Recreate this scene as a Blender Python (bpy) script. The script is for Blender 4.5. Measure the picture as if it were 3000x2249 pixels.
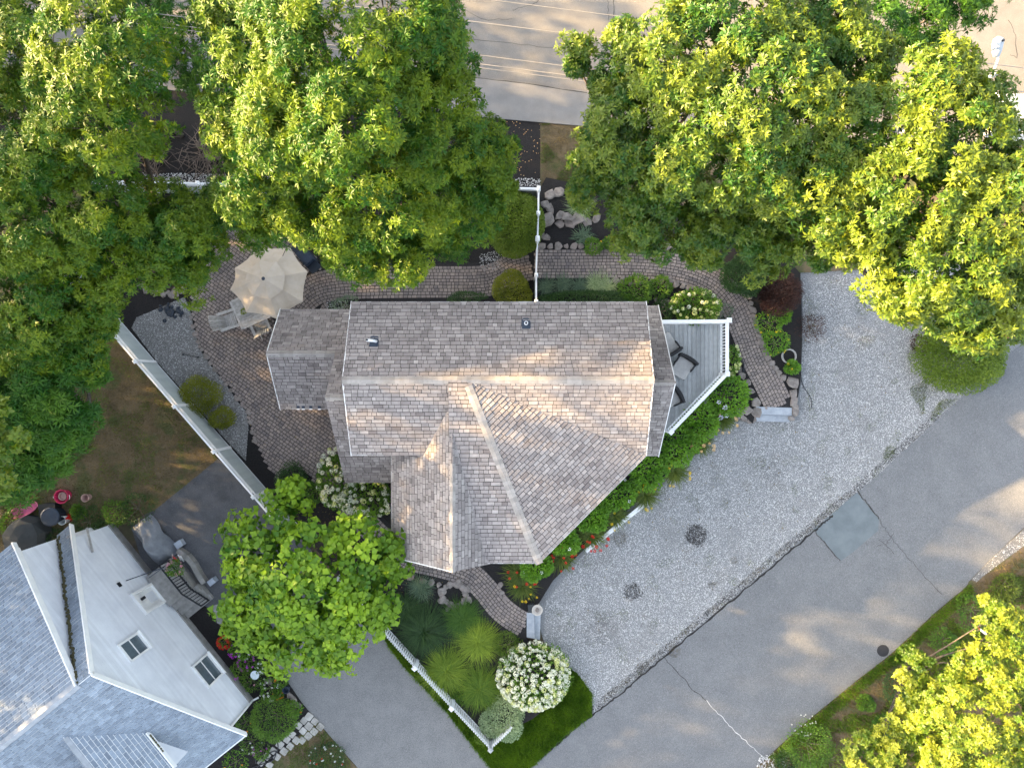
import bpy, math, random
import numpy as np
from mathutils import Vector, Matrix, noise

for o in list(bpy.data.objects):
    bpy.data.objects.remove(o, do_unlink=True)
SC = bpy.context.scene
COL = SC.collection
random.seed(7)
RNG = np.random.default_rng(7)

# ---------------------------------------------------------------- camera
H, F, CX, CY = 32.0, 2080.0, 1500.0, 1124.5      # drone height (m), focal length (photo px), principal point
cam_d = bpy.data.cameras.new('camera')
cam_d.sensor_width = 36.0
cam_d.lens = 36.0 * F / 3000.0
cam_d.clip_end = 2000.0
cam = bpy.data.objects.new('camera', cam_d)
cam.location = (0, 0, H)
COL.objects.link(cam)
SC.camera = cam

# ---------------------------------------------------------------- sky and sun
SUN_EL = math.radians(18.5)
SUN_AZ = Vector((-0.98, 0.19)).normalized()       # horizontal direction towards the sun
world = bpy.data.worlds.new('World')
SC.world = world
world.use_nodes = True
wn = world.node_tree.nodes
sky = wn.new('ShaderNodeTexSky')
sky.sky_type = 'NISHITA'
sky.sun_disc = False
sky.sun_elevation = SUN_EL
sky.sun_rotation = math.atan2(SUN_AZ.x, SUN_AZ.y) % (2 * math.pi)
sky.air_density = 1.0
sky.dust_density = 2.5
sky.ozone_density = 0.4
hsv = wn.new('ShaderNodeHueSaturation')
hsv.inputs['Saturation'].default_value = 0.58
world.node_tree.links.new(sky.outputs[0], hsv.inputs['Color'])
world.node_tree.links.new(hsv.outputs[0], wn['Background'].inputs[0])
wn['Background'].inputs[1].default_value = 0.11
sun_d = bpy.data.lights.new('sun', 'SUN')
sun_d.energy = 5.0
sun_d.angle = math.radians(0.55)
sun_d.color = (1.0, 0.68, 0.32)
sun = bpy.data.objects.new('sun', sun_d)
sd = Vector((SUN_AZ.x * math.cos(SUN_EL), SUN_AZ.y * math.cos(SUN_EL), math.sin(SUN_EL)))
sun.rotation_euler = (-sd).to_track_quat('-Z', 'Y').to_euler()
sun.location = sd * 60
COL.objects.link(sun)
SC.view_settings.view_transform = 'Standard'
SC.view_settings.look = 'None'
SC.view_settings.exposure = 3.08
SC.view_settings.gamma = 1.0
SC.cycles.max_bounces = 6
SC.cycles.transparent_max_bounces = 4

# ---------------------------------------------------------------- helpers
def P(px, py, z=0.0):
    k = (H - z) / F
    return Vector(((px - CX) * k, -(py - CY) * k, z))

def PXY(pts, z=0.0):
    return [P(a, b, z) for a, b in pts]

def ray_plane(px, py, p0, n):
    d = Vector(((px - CX) / F, -(py - CY) / F, -1.0))
    c = Vector((0, 0, H))
    t = (p0 - c).dot(n) / d.dot(n)
    return c + d * t

def tagit(o, label=None, cat=None, group=None, kind=None):
    if label: o['label'] = label
    if cat: o['category'] = cat
    if group: o['group'] = group
    if kind: o['kind'] = kind
    return o

def thing(name, label, cat, loc=(0, 0, 0), group=None, kind=None):
    o = bpy.data.objects.new(name, None)
    o.empty_display_size = 0.2
    o.location = loc
    COL.objects.link(o)
    return tagit(o, label, cat, group, kind)

def origin_of(o):
    l = Vector((0, 0, 0))
    while o is not None:
        l = l + Vector(o.location)
        o = o.parent
    return l

def adopt(o, parent):
    # o keeps its world position: every parent here is unrotated and unscaled, with identity parent inverses
    o.parent = parent
    o.location = Vector(o.location) - origin_of(parent)

def link(name, me, parent=None, loc=(0, 0, 0), rot=(0, 0, 0), scale=(1, 1, 1)):
    o = bpy.data.objects.new(name, me)
    o.location = loc
    o.rotation_euler = rot
    o.scale = scale
    COL.objects.link(o)
    if parent is not None:
        adopt(o, parent)
    return o

class MB:
    """collects polygons for one mesh"""
    def __init__(s):
        s.v, s.f, s.t = [], [], []
    def add(s, vs, fs, tone=0.5):
        b = len(s.v)
        s.v += [tuple(q) for q in vs]
        for f in fs:
            s.f.append([i + b for i in f]); s.t.append(tone)
        return s
    def prism(s, poly, z0, z1, tone=0.5, bottom=False):
        n = len(poly)
        vs = [(p[0], p[1], z0) for p in poly] + [(p[0], p[1], z1) for p in poly]
        area = sum(poly[i][0] * poly[(i + 1) % n][1] - poly[(i + 1) % n][0] * poly[i][1] for i in range(n))
        idx = list(range(n))
        if area < 0: idx.reverse()
        fs = [[n + i for i in idx]]
        if bottom: fs.append([i for i in reversed(idx)])
        for k in range(n):
            a, b = idx[k], idx[(k + 1) % n]
            fs.append([a, b, n + b, n + a])
        return s.add(vs, fs, tone)
    def box(s, c, size, rz=0.0, tone=0.5):
        hx, hy, hz = size[0] / 2, size[1] / 2, size[2] / 2
        ca, sa = math.cos(rz), math.sin(rz)
        vs = []
        for z in (-hz, hz):
            for x, y in ((-hx, -hy), (hx, -hy), (hx, hy), (-hx, hy)):
                vs.append((c[0] + x * ca - y * sa, c[1] + x * sa + y * ca, c[2] + z))
        return s.add(vs, [[3, 2, 1, 0], [4, 5, 6, 7], [0, 1, 5, 4], [1, 2, 6, 5], [2, 3, 7, 6], [3, 0, 4, 7]], tone)
    def bar(s, a, b, w, h, tone=0.5, up=Vector((0, 0, 1))):
        a, b = Vector(a), Vector(b)
        d = (b - a).normalized()
        if abs(d.dot(up)) > 0.97: up = Vector((1, 0, 0))
        sd_ = d.cross(up).normalized(); u = sd_.cross(d).normalized()
        vs = []
        for p in (a, b):
            for x, y in ((-1, -1), (1, -1), (1, 1), (-1, 1)):
                vs.append(p + sd_ * (x * w / 2) + u * (y * h / 2))
        return s.add(vs, [[3, 2, 1, 0], [4, 5, 6, 7], [0, 1, 5, 4], [1, 2, 6, 5], [2, 3, 7, 6], [3, 0, 4, 7]], tone)
    def tube(s, pts, rad, n=8, tone=0.5, cap=True):
        pts = [Vector(p) for p in pts]
        if not isinstance(rad, (list, tuple)): rad = [rad] * len(pts)
        vs, fs = [], []
        for i, p in enumerate(pts):
            d = (pts[min(i + 1, len(pts) - 1)] - pts[max(i - 1, 0)]).normalized()
            up = Vector((0, 0, 1)) if abs(d.z) < 0.95 else Vector((1, 0, 0))
            a = d.cross(up).normalized(); b = a.cross(d)
            for k in range(n):
                t = 2 * math.pi * k / n
                vs.append(p + (a * math.cos(t) + b * math.sin(t)) * rad[i])
        for i in range(len(pts) - 1):
            for k in range(n):
                fs.append([i * n + k, i * n + (k + 1) % n, (i + 1) * n + (k + 1) % n, (i + 1) * n + k])
        if cap:
            fs.append(list(range(n - 1, -1, -1)))
            fs.append([(len(pts) - 1) * n + k for k in range(n)])
        return s.add(vs, fs, tone)
    def lathe(s, prof, c, n=16, tone=0.5):
        vs, fs = [], []
        for r, z in prof:
            for k in range(n):
                t = 2 * math.pi * k / n
                vs.append((c[0] + r * math.cos(t), c[1] + r * math.sin(t), c[2] + z))
        for i in range(len(prof) - 1):
            for k in range(n):
                fs.append([i * n + k, i * n + (k + 1) % n, (i + 1) * n + (k + 1) % n, (i + 1) * n + k])
        fs.append([(len(prof) - 1) * n + k for k in range(n)])
        fs.append([k for k in range(n - 1, -1, -1)])
        return s.add(vs, fs, tone)
    def slab(s, poly, thick, tone=0.5):
        """3-D polygon given a thickness straight down"""
        n = len(poly)
        vs = [Vector(p) for p in poly] + [Vector(p) - Vector((0, 0, thick)) for p in poly]
        nz = sum(poly[i][0] * poly[(i + 1) % n][1] - poly[(i + 1) % n][0] * poly[i][1] for i in range(n))
        idx = list(range(n))
        if nz < 0: idx.reverse()
        fs = [idx[:], [n + i for i in reversed(idx)]]
        for k in range(n):
            a, b = idx[k], idx[(k + 1) % n]
            fs.append([n + a, n + b, b, a])
        return s.add(vs, fs, tone)
    def mesh(s, name, mat, smooth=False, origin=None):
        me = bpy.data.meshes.new(name)
        vs = s.v if origin is None else [(a - origin[0], b - origin[1], c - origin[2]) for a, b, c in s.v]
        me.from_pydata(vs, [], s.f)
        at = me.attributes.new('tone', 'FLOAT', 'FACE')
        at.data.foreach_set('value', s.t)
        if smooth: me.shade_smooth()
        me.materials.append(MT[mat] if isinstance(mat, str) else mat)
        return me
    def build(s, name, mat, parent=None, smooth=False, origin=None, **kw):
        o = link(name, s.mesh(name, mat, smooth, origin), None, origin if origin is not None else (0, 0, 0))
        if parent is not None: adopt(o, parent)
        return tagit(o, **kw)

def np_mesh(name, V, Fs, tone, mat, smooth=False):
    """V (n,3); Fs list of int arrays (m,k); tone concatenated per face"""
    me = bpy.data.meshes.new(name)
    V = np.asarray(V, np.float32)
    me.vertices.add(len(V)); me.vertices.foreach_set('co', V.ravel())
    loops = np.concatenate([f.ravel() for f in Fs]).astype(np.int32)
    starts, b = [], 0
    for f in Fs:
        starts.append(b + np.arange(len(f)) * f.shape[1]); b += f.size
    starts = np.concatenate(starts).astype(np.int32)
    me.loops.add(len(loops)); me.loops.foreach_set('vertex_index', loops)
    me.polygons.add(len(starts)); me.polygons.foreach_set('loop_start', starts)
    me.update(calc_edges=True)
    at = me.attributes.new('tone', 'FLOAT', 'FACE')
    at.data.foreach_set('value', np.asarray(tone, np.float32))
    if smooth: me.shade_smooth()
    me.materials.append(MT[mat] if isinstance(mat, str) else mat)
    return me

def inside(pts, poly):
    x, y = pts[:, 0], pts[:, 1]
    r = np.zeros(len(pts), bool)
    n = len(poly)
    for i in range(n):
        x0, y0 = poly[i][0], poly[i][1]; x1, y1 = poly[(i + 1) % n][0], poly[(i + 1) % n][1]
        c = ((y0 > y) != (y1 > y))
        with np.errstate(divide='ignore', invalid='ignore'):
            xs = (x1 - x0) * (y - y0) / (y1 - y0) + x0
        r ^= c & (x < xs)
    return r

def sample_poly(poly, n):
    poly = np.array([(p[0], p[1]) for p in poly])
    lo, hi = poly.min(0), poly.max(0)
    out = np.zeros((0, 2))
    while len(out) < n:
        q = RNG.uniform(lo, hi, (n * 2, 2))
        out = np.vstack([out, q[inside(q, poly)]])
    return out[:n]

def poly_area(poly):
    n = len(poly)
    return abs(sum(poly[i][0] * poly[(i + 1) % n][1] - poly[(i + 1) % n][0] * poly[i][1] for i in range(n))) / 2

def unit(a):
    return a / np.maximum(np.linalg.norm(a, axis=-1, keepdims=True), 1e-9)

# ---------------------------------------------------------------- materials
MT = {}
def new_mat(name):
    m = bpy.data.materials.new(name); m.use_nodes = True
    nt = m.node_tree
    b = nt.nodes['Principled BSDF']
    MT[name] = m
    return m, nt, b

def N(nt, t, **kw):
    n = nt.nodes.new(t)
    for k, v in kw.items(): setattr(n, k, v)
    return n

def mixc(nt, fac, a, b, blend='MIX'):
    m = N(nt, 'ShaderNodeMix', data_type='RGBA', blend_type=blend)
    L = nt.links
    for sock, val in ((0, fac), (6, a), (7, b)):
        if hasattr(val, 'is_output'): L.new(val, m.inputs[sock])
        elif sock == 0: m.inputs[0].default_value = val
        else: m.inputs[sock].default_value = (*val, 1)
    return m.outputs[2]

def noise_out(nt, scale, detail=4.0, rough=0.6, lo=0.35, hi=0.65, dist=0.0):
    g = N(nt, 'ShaderNodeNewGeometry')
    n = N(nt, 'ShaderNodeTexNoise')
    n.inputs['Scale'].default_value = scale; n.inputs['Detail'].default_value = detail
    n.inputs['Roughness'].default_value = rough; n.inputs['Distortion'].default_value = dist
    nt.links.new(g.outputs['Position'], n.inputs['Vector'])
    r = N(nt, 'ShaderNodeMapRange')
    r.inputs[1].default_value = lo; r.inputs[2].default_value = hi
    nt.links.new(n.outputs[0], r.inputs[0])
    return r.outputs[0]

def tone_out(nt):
    a = N(nt, 'ShaderNodeAttribute', attribute_name='tone')
    return a.outputs['Fac']

def mat_surface(name, c1, c2, scale=3.0, tone=None, rough=0.85, layers=(), bump=0.0, bscale=40.0, lo=0.35, hi=0.65, spec=0.3, metal=0.0):
    """c1..c2 by noise; tone=(dark,light) multiplies by the per-piece tone; layers: (scale, lo, hi, colour, amount)"""
    m, nt, b = new_mat(name)
    col = mixc(nt, noise_out(nt, scale, 5, 0.62, lo, hi), c1, c2)
    for sc_, l0, h0, cc, amt in layers:
        f = noise_out(nt, sc_, 4, 0.6, l0, h0, 0.4)
        mm = N(nt, 'ShaderNodeMath', operation='MULTIPLY'); mm.inputs[1].default_value = amt
        nt.links.new(f, mm.inputs[0])
        col = mixc(nt, mm.outputs[0], col, cc)
    if tone:
        tc = mixc(nt, tone_out(nt), (tone[0],) * 3 if not isinstance(tone[0], tuple) else tone[0],
                  (tone[1],) * 3 if not isinstance(tone[1], tuple) else tone[1])
        col = mixc(nt, 1.0, col, tc, 'MULTIPLY')
    nt.links.new(col, b.inputs['Base Color'])
    b.inputs['Roughness'].default_value = rough
    b.inputs['Specular IOR Level'].default_value = spec
    b.inputs['Metallic'].default_value = metal
    if bump:
        bp = N(nt, 'ShaderNodeBump'); bp.inputs['Strength'].default_value = bump; bp.inputs['Distance'].default_value = 0.02
        nt.links.new(noise_out(nt, bscale, 3, 0.6, 0.2, 0.8), bp.inputs['Height'])
        nt.links.new(bp.outputs[0], b.inputs['Normal'])
    return m

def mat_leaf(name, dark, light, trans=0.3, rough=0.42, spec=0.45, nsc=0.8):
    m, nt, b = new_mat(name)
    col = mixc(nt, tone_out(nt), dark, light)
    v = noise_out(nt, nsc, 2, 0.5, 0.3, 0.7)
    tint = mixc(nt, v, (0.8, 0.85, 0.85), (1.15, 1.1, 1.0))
    col = mixc(nt, 1.0, col, tint, 'MULTIPLY')
    nt.links.new(col, b.inputs['Base Color'])
    b.inputs['Roughness'].default_value = rough
    b.inputs['Specular IOR Level'].default_value = spec
    tr = N(nt, 'ShaderNodeBsdfTranslucent')
    tcol = mixc(nt, 1.0, col, (1.25, 1.2, 0.6), 'MULTIPLY')
    nt.links.new(tcol, tr.inputs['Color'])
    mx = N(nt, 'ShaderNodeMixShader'); mx.inputs[0].default_value = trans
    nt.links.new(b.outputs[0], mx.inputs[1]); nt.links.new(tr.outputs[0], mx.inputs[2])
    nt.links.new(mx.outputs[0], nt.nodes['Material Output'].inputs['Surface'])
    return m

def mat_plain(name, c, rough=0.5, spec=0.4, metal=0.0, var=0.12, scale=6.0):
    c2 = tuple(x * (1 - var) for x in c); c1 = tuple(min(1, x * (1 + var)) for x in c)
    return mat_surface(name, c2, c1, scale, None, rough, spec=spec, metal=metal)

S = mat_surface
S('soil', (0.055, 0.045, 0.03), (0.11, 0.085, 0.055), 2.0, layers=[(0.7, .5, .7, (0.05, 0.07, 0.02), .6)], bump=.5)
S('asphalt_road', (0.135, 0.129, 0.121), (0.17, 0.162, 0.152), 1.2, layers=[(70, .45, .75, (0.29, 0.275, 0.255), .5), (9, .58, .72, (0.12, 0.115, 0.11), .4), (26, .48, .62, (0.11, 0.105, 0.10), .4), (0.35, .5, .75, (0.13, 0.125, 0.12), .4)], bump=.35, bscale=90)
S('asphalt_lane', (0.122, 0.125, 0.130), (0.150, 0.153, 0.157), 1.0, layers=[(90, .5, .72, (0.27, 0.275, 0.28), .5), (0.5, .52, .72, (0.095, 0.097, 0.102), .35), (5, .6, .75, (0.24, 0.235, 0.23), .3), (14, .62, .72, (0.12, 0.12, 0.12), .35), (26, .48, .62, (0.07, 0.071, 0.074), .55), (34, .54, .66, (0.30, 0.30, 0.305), .5)], bump=.35, bscale=110)
S('asphalt_patch', (0.105, 0.125, 0.135), (0.14, 0.16, 0.17), 1.5, layers=[(90, .5, .75, (0.21, 0.23, 0.24), .4)], bump=.25, bscale=110)
S('asphalt_drive', (0.130, 0.131, 0.133), (0.165, 0.165, 0.165), 1.6, layers=[(80, .45, .7, (0.34, 0.34, 0.33), .55), (0.6, .5, .75, (0.13, 0.13, 0.13), .3), (26, .48, .62, (0.075, 0.075, 0.075), .55), (34, .54, .66, (0.31, 0.305, 0.30), .5)], bump=.4, bscale=100)
S('asphalt_old', (0.055, 0.058, 0.066), (0.09, 0.092, 0.10), 1.2, layers=[(70, .5, .75, (0.22, 0.22, 0.23), .5), (28, .52, .66, (0.15, 0.15, 0.155), .5), (1.1, .55, .75, (0.045, 0.045, 0.05), .6)], bump=.4, bscale=90)
S('sidewalk', (0.155, 0.15, 0.145), (0.19, 0.184, 0.178), 1.5, layers=[(60, .5, .75, (0.28, 0.27, 0.26), .45)], bump=.3, bscale=90)
S('crack', (0.03, 0.03, 0.03), (0.06, 0.058, 0.055), 8)
S('crack_sealer', (0.42, 0.42, 0.41), (0.55, 0.55, 0.53), 8)
S('gravel_base', (0.20, 0.205, 0.21), (0.42, 0.425, 0.43), 30, layers=[(120, .45, .6, (0.07, 0.07, 0.07), .8), (28, .48, .6, (0.10, 0.10, 0.10), .6), (0.8, .55, .72, (0.16, 0.15, 0.135), .55)], bump=.9, bscale=60)
S('gravel_stone', (0.42, 0.415, 0.405), (0.62, 0.615, 0.60), 5, layers=[(0.55, .54, .72, (0.22, 0.205, 0.185), .55), (2.5, .6, .75, (0.25, 0.235, 0.20), .5)], tone=(0.55, 1.2), bump=0.2)
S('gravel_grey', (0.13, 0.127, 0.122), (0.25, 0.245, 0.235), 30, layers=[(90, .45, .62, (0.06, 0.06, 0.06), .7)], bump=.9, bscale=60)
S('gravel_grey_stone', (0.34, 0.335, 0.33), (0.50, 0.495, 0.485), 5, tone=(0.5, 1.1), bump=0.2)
S('mulch', (0.007, 0.0065, 0.007), (0.020, 0.017, 0.017), 24, layers=[(60, .58, .72, (0.05, 0.042, 0.036), .4)], bump=1.0, bscale=45)
S('lawn_soil', (0.085, 0.065, 0.035), (0.14, 0.105, 0.06), 1.2, layers=[(0.9, .5, .62, (0.05, 0.075, 0.02), .8), (25, .5, .7, (0.17, 0.13, 0.08), .6)], bump=.6)
S('grass_soil', (0.035, 0.06, 0.012), (0.06, 0.09, 0.02), 3, bump=.6)
S('verge_soil', (0.10, 0.075, 0.045), (0.16, 0.115, 0.07), 1.5, layers=[(1.2, .45, .6, (0.05, 0.075, 0.02), .8)], bump=.6)
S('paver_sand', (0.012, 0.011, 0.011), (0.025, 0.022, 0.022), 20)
S('paver', (0.200, 0.170, 0.153), (0.270, 0.233, 0.210), 6, tone=((0.70, 0.70, 0.74), (1.30, 1.24, 1.18)), layers=[(0.6, .5, .7, (0.10, 0.092, 0.095), .5), (60, .5, .75, (0.26, 0.23, 0.21), .3)], bump=.35, bscale=70)
S('shingle', (0.205, 0.184, 0.172), (0.270, 0.245, 0.230), 3, tone=((0.60, 0.57, 0.59), (1.42, 1.42, 1.42)), layers=[(120, .45, .7, (0.33, 0.31, 0.29), .35)], bump=.3, bscale=150)
S('ridge_cap', (0.265, 0.245, 0.225), (0.335, 0.31, 0.285), 4, tone=(0.72, 1.18), layers=[(120, .45, .7, (0.40, 0.37, 0.34), .3)], bump=.25, bscale=150)
S('roof_deck', (0.025, 0.023, 0.022), (0.04, 0.037, 0.035), 5)
S('slate_shingle', (0.165, 0.20, 0.245), (0.225, 0.27, 0.325), 3, tone=((0.70, 0.70, 0.72), (1.28, 1.28, 1.28)), layers=[(120, .45, .7, (0.38, 0.41, 0.45), .35)], bump=.3, bscale=150)
S('slate_cap', (0.29, 0.31, 0.34), (0.35, 0.37, 0.40), 4, tone=(0.88, 1.12), bump=.25, bscale=150)
S('siding', (0.60, 0.62, 0.665), (0.68, 0.70, 0.74), 1.5, tone=(0.93, 1.05), rough=.6)
S('white_trim', (0.72, 0.72, 0.72), (0.80, 0.80, 0.79), 3, rough=.5, tone=(0.95, 1.04))
S('vinyl_white', (0.66, 0.67, 0.68), (0.76, 0.77, 0.775), 2, rough=.45, tone=(0.95, 1.04), layers=[(4, .6, .8, (0.5, 0.52, 0.5), .35)])
S('vinyl_panel', (0.36, 0.40, 0.40), (0.43, 0.47, 0.465), 1.0, rough=.55, tone=(0.95, 1.05), layers=[(3, .55, .8, (0.30, 0.34, 0.32), .4)])
S('deck_board', (0.29, 0.30, 0.30), (0.37, 0.38, 0.38), 5, tone=(0.86, 1.14), rough=.7, bump=.15)
S('wood_grey', (0.30, 0.285, 0.265), (0.42, 0.405, 0.385), 10, tone=(0.8, 1.15), bump=.3)
S('canvas', (0.47, 0.395, 0.31), (0.53, 0.455, 0.37), 2.5, rough=.9, tone=(0.92, 1.06), bump=.1, bscale=200)
S('stone', (0.13, 0.112, 0.10), (0.26, 0.228, 0.205), 5, layers=[(18, .5, .7, (0.12, 0.11, 0.10), .5), (2.2, .5, .7, (0.27, 0.21, 0.185), .6)], bump=.6, bscale=18)
S('granite', (0.26, 0.285, 0.315), (0.345, 0.37, 0.40), 5, layers=[(120, .5, .7, (0.48, 0.50, 0.52), .4)], bump=.25, bscale=120)
S('concrete', (0.22, 0.215, 0.205), (0.32, 0.31, 0.295), 4, layers=[(70, .5, .75, (0.40, 0.39, 0.37), .4), (1.8, .5, .75, (0.15, 0.14, 0.13), .5)], bump=.4, bscale=80)
S('flagstone', (0.30, 0.285, 0.26), (0.42, 0.405, 0.375), 4, tone=(0.85, 1.12), layers=[(5, .5, .7, (0.23, 0.21, 0.185), .5)], bump=.4, bscale=40)
S('bark', (0.05, 0.042, 0.036), (0.12, 0.10, 0.088), 9, bump=1.0, bscale=25)
S('twig', (0.10, 0.075, 0.06), (0.18, 0.14, 0.115), 9, bump=.3)
S('tarp', (0.15, 0.165, 0.19), (0.21, 0.225, 0.25), 3, rough=.5, bump=.2, bscale=12)
S('rust_red', (0.30, 0.10, 0.05), (0.4, 0.16, 0.08), 8)
mat_plain('black_metal', (0.012, 0.014, 0.018), .45)
mat_plain('black_wicker', (0.012, 0.012, 0.014), .7)
mat_plain('cushion', (0.40, 0.385, 0.365), .9)
mat_plain('navy_plastic', (0.025, 0.038, 0.062), .45)
mat_plain('grill_cover', (0.014, 0.021, 0.032), .55)
mat_plain('dark_cover', (0.04, 0.045, 0.048), .75)
mat_plain('pvc', (0.72, 0.73, 0.74), .4)
mat_plain('pink_plastic', (0.55, 0.13, 0.25), .5)
mat_plain('magenta_plastic', (0.42, 0.02, 0.08), .45)
mat_plain('red_plastic', (0.55, 0.015, 0.015), .4)
mat_plain('orange_brown', (0.30, 0.10, 0.04), .7)
mat_plain('terracotta', (0.38, 0.25, 0.22), .8)
mat_plain('pale_plastic', (0.55, 0.62, 0.64), .5)
mat_plain('grey_box', (0.32, 0.36, 0.42), .5)
mat_plain('window_glass', (0.10, 0.13, 0.15), .08, .6)
mat_plain('curtain', (0.42, 0.45, 0.47), .9)
mat_plain('moss_debris', (0.06, 0.055, 0.025), .95, var=.6, scale=25)
mat_plain('wire', (0.02, 0.02, 0.022), .5)
mat_plain('wire_pale', (0.22, 0.21, 0.20), .5)
mat_plain('lamp_grey', (0.40, 0.44, 0.48), .4)
mat_plain('hose', (0.02, 0.022, 0.028), .4)
mat_plain('cast_iron', (0.018, 0.018, 0.02), .6)
mat_plain('bowl_stone', (0.46, 0.42, 0.37), .8)
mat_plain('car_white', (0.72, 0.74, 0.76), .25)
mat_leaf('oak', (0.020, 0.085, 0.005), (0.150, 0.210, 0.008), .30, .44, .24)
mat_leaf('oak_dark', (0.018, 0.080, 0.008), (0.080, 0.175, 0.014), .27, .45, .22)
mat_leaf('maple', (0.024, 0.085, 0.008), (0.158, 0.205, 0.016), .29, .40, .32)
mat_leaf('lime_leaf', (0.036, 0.125, 0.006), (0.25, 0.40, 0.020), .38, .48, .35)
mat_leaf('locust', (0.07, 0.14, 0.008), (0.26, 0.30, 0.030), .35, .45, .4)
mat_leaf('shrub', (0.035, 0.105, 0.010), (0.125, 0.235, 0.020), .3, .5, .35)
mat_leaf('hosta', (0.05, 0.155, 0.008), (0.15, 0.31, 0.018), .3, .5, .35)
mat_leaf('shrub_dark', (0.016, 0.048, 0.012), (0.048, 0.105, 0.022), .25, .5, .35)
mat_leaf('box_green', (0.050, 0.105, 0.008), (0.15, 0.22, 0.018), .3, .5, .35)
mat_leaf('gold_shrub', (0.085, 0.115, 0.008), (0.22, 0.24, 0.018), .3, .5, .35)
mat_leaf('red_leaf', (0.022, 0.011, 0.009), (0.070, 0.028, 0.022), .3, .5, .3)
mat_leaf('blue_grass', (0.055, 0.10, 0.065), (0.17, 0.24, 0.15), .25, .5, .3)
mat_leaf('pale_grass', (0.16, 0.24, 0.10), (0.44, 0.52, 0.30), .25, .5, .3)
mat_leaf('fountain_grass', (0.065, 0.145, 0.010), (0.32, 0.41, 0.04), .3, .5, .3)
mat_leaf('daylily', (0.045, 0.085, 0.012), (0.15, 0.19, 0.025), .3, .5, .3)
mat_leaf('grass', (0.040, 0.105, 0.006), (0.15, 0.26, 0.016), .3, .55, .25)
mat_leaf('dry_grass', (0.07, 0.06, 0.02), (0.24, 0.185, 0.09), .3, .6, .2)
mat_leaf('bloom_white', (0.66, 0.67, 0.52), (0.84, 0.84, 0.78), .2, .7, .2)
mat_leaf('bloom_lime', (0.50, 0.54, 0.14), (0.74, 0.76, 0.42), .2, .7, .2)
mat_leaf('petal_yellow', (0.60, 0.36, 0.01), (0.80, 0.58, 0.02), .2, .6, .2)
mat_leaf('petal_red', (0.42, 0.012, 0.012), (0.62, 0.03, 0.02), .2, .6, .2)
mat_leaf('petal_peach', (0.70, 0.40, 0.16), (0.80, 0.55, 0.30), .2, .6, .2)
mat_leaf('petal_lilac', (0.45, 0.42, 0.62), (0.70, 0.68, 0.82), .2, .6, .2)
mat_leaf('petal_purple', (0.28, 0.02, 0.36), (0.48, 0.05, 0.52), .2, .6, .2)
mat_leaf('petal_pink', (0.62, 0.22, 0.34), (0.75, 0.40, 0.50), .2, .6, .2)
mat_leaf('petal_orange', (0.65, 0.16, 0.02), (0.78, 0.26, 0.03), .2, .6, .2)
mat_leaf('petal_white', (0.70, 0.70, 0.70), (0.82, 0.82, 0.82), .2, .6, .2)
S('char_stone', (0.035, 0.034, 0.034), (0.07, 0.067, 0.064), 20)

# ================================================================ setting
ZP = 0.28                                          # the garden terrace stands this much above lot and lane
def sheet(name, pts, z, mat, label, cat, base=0.0, kind='structure'):
    mb = MB(); mb.prism(PXY(pts, z), z - 0.3, z)
    return mb.build(name, mat, kind=kind, label=label, cat=cat)

g = MB(); g.add([(-400, -400, -0.02), (400, -400, -0.02), (400, 400, -0.02), (-400, 400, -0.02)], [[0, 1, 2, 3]])
g.build('ground', 'soil', kind='structure', label='bare earth between and beyond the yards', cat='ground')

def seam(x): return 242 + .115 * (x - 1500)
def walk(x): return 351 + .087 * (x - 1500)
road = sheet('road', [(-700, -600), (3700, -600), (3700, seam(3700)), (1500, seam(1500)), (-700, seam(-700))], 0.0, 'asphalt_road',
      'cracked sunlit road running past the tall oak trees', 'road')
sheet('sidewalk', [(-700, seam(-700)), (3700, seam(3700)), (3700, walk(3700)), (-700, walk(-700))], 0.09, 'sidewalk',
      'plain grey pavement strip along the cracked road', 'sidewalk')
LANE_NW = [(1545, 2249), (1600, 2200), (1670, 2138), (1730, 2095), (1789, 2046), (1870, 1980), (1941, 1920), (2080, 1806), (2216, 1692), (2300, 1622),
           (2382, 1548), (2450, 1496), (2514, 1438), (2580, 1384), (2640, 1325), (2700, 1272), (2752, 1222), (2820, 1160), (2891, 1095), (3000, 1000), (3300, 740)]
LANE_SE = [(3400, 1200), (3000, 1545), (2930, 1612), (2850, 1690), (2827, 1722), (2780, 1760), (2732, 1800), (2670, 1860), (2606, 1918), (2560, 1955), (2515, 1988),
           (2450, 2042), (2386, 2093), (2311, 2158), (2250, 2215), (2100, 2350), (1900, 2520), (1250, 2520)]
lane = sheet('lane', LANE_NW + LANE_SE, 0.012, 'asphalt_lane', 'pale grey asphalt lane beside the gravel lot', 'lane')
drive = sheet('driveway', [(637, 1343), (451, 1493), (380, 1530), (430, 1690), (620, 1790), (700, 1832), (774, 1917), (835, 1985), (886, 2059), (940, 2124), (1001, 2195), (1049, 2249),
      (1250, 2520), (1500, 2480), (1500, 2300), (1439, 2249), (1388, 2185), (1307, 2080), (1245, 2015), (1191, 1958), (1139, 1890), (1080, 1820), (800, 1470)], 0.006, 'asphalt_drive',
      'light grey driveway between picket fence and flower bed', 'driveway')
sheet('parking_pad', [(637, 1343), (451, 1493), (380, 1530), (430, 1690), (620, 1790), (760, 1895), (860, 1830), (1000, 1720), (800, 1470)], 0.016, 'asphalt_old',
      'dark old asphalt pad below the white privacy fence', 'parking pad')
LOT = [(1560, 1740), (1720, 1570), (1900, 1410), (2150, 1140), (2300, 900), (2330, 770), (2800, 760), (3050, 900), (3000, 1000), (2891, 1105), (2752, 1235), (2514, 1450),
       (2216, 1702), (1941, 1930), (1789, 2056), (1735, 2098), (1735, 2030), (1690, 1975), (1650, 1940), (1590, 1870)]
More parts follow.
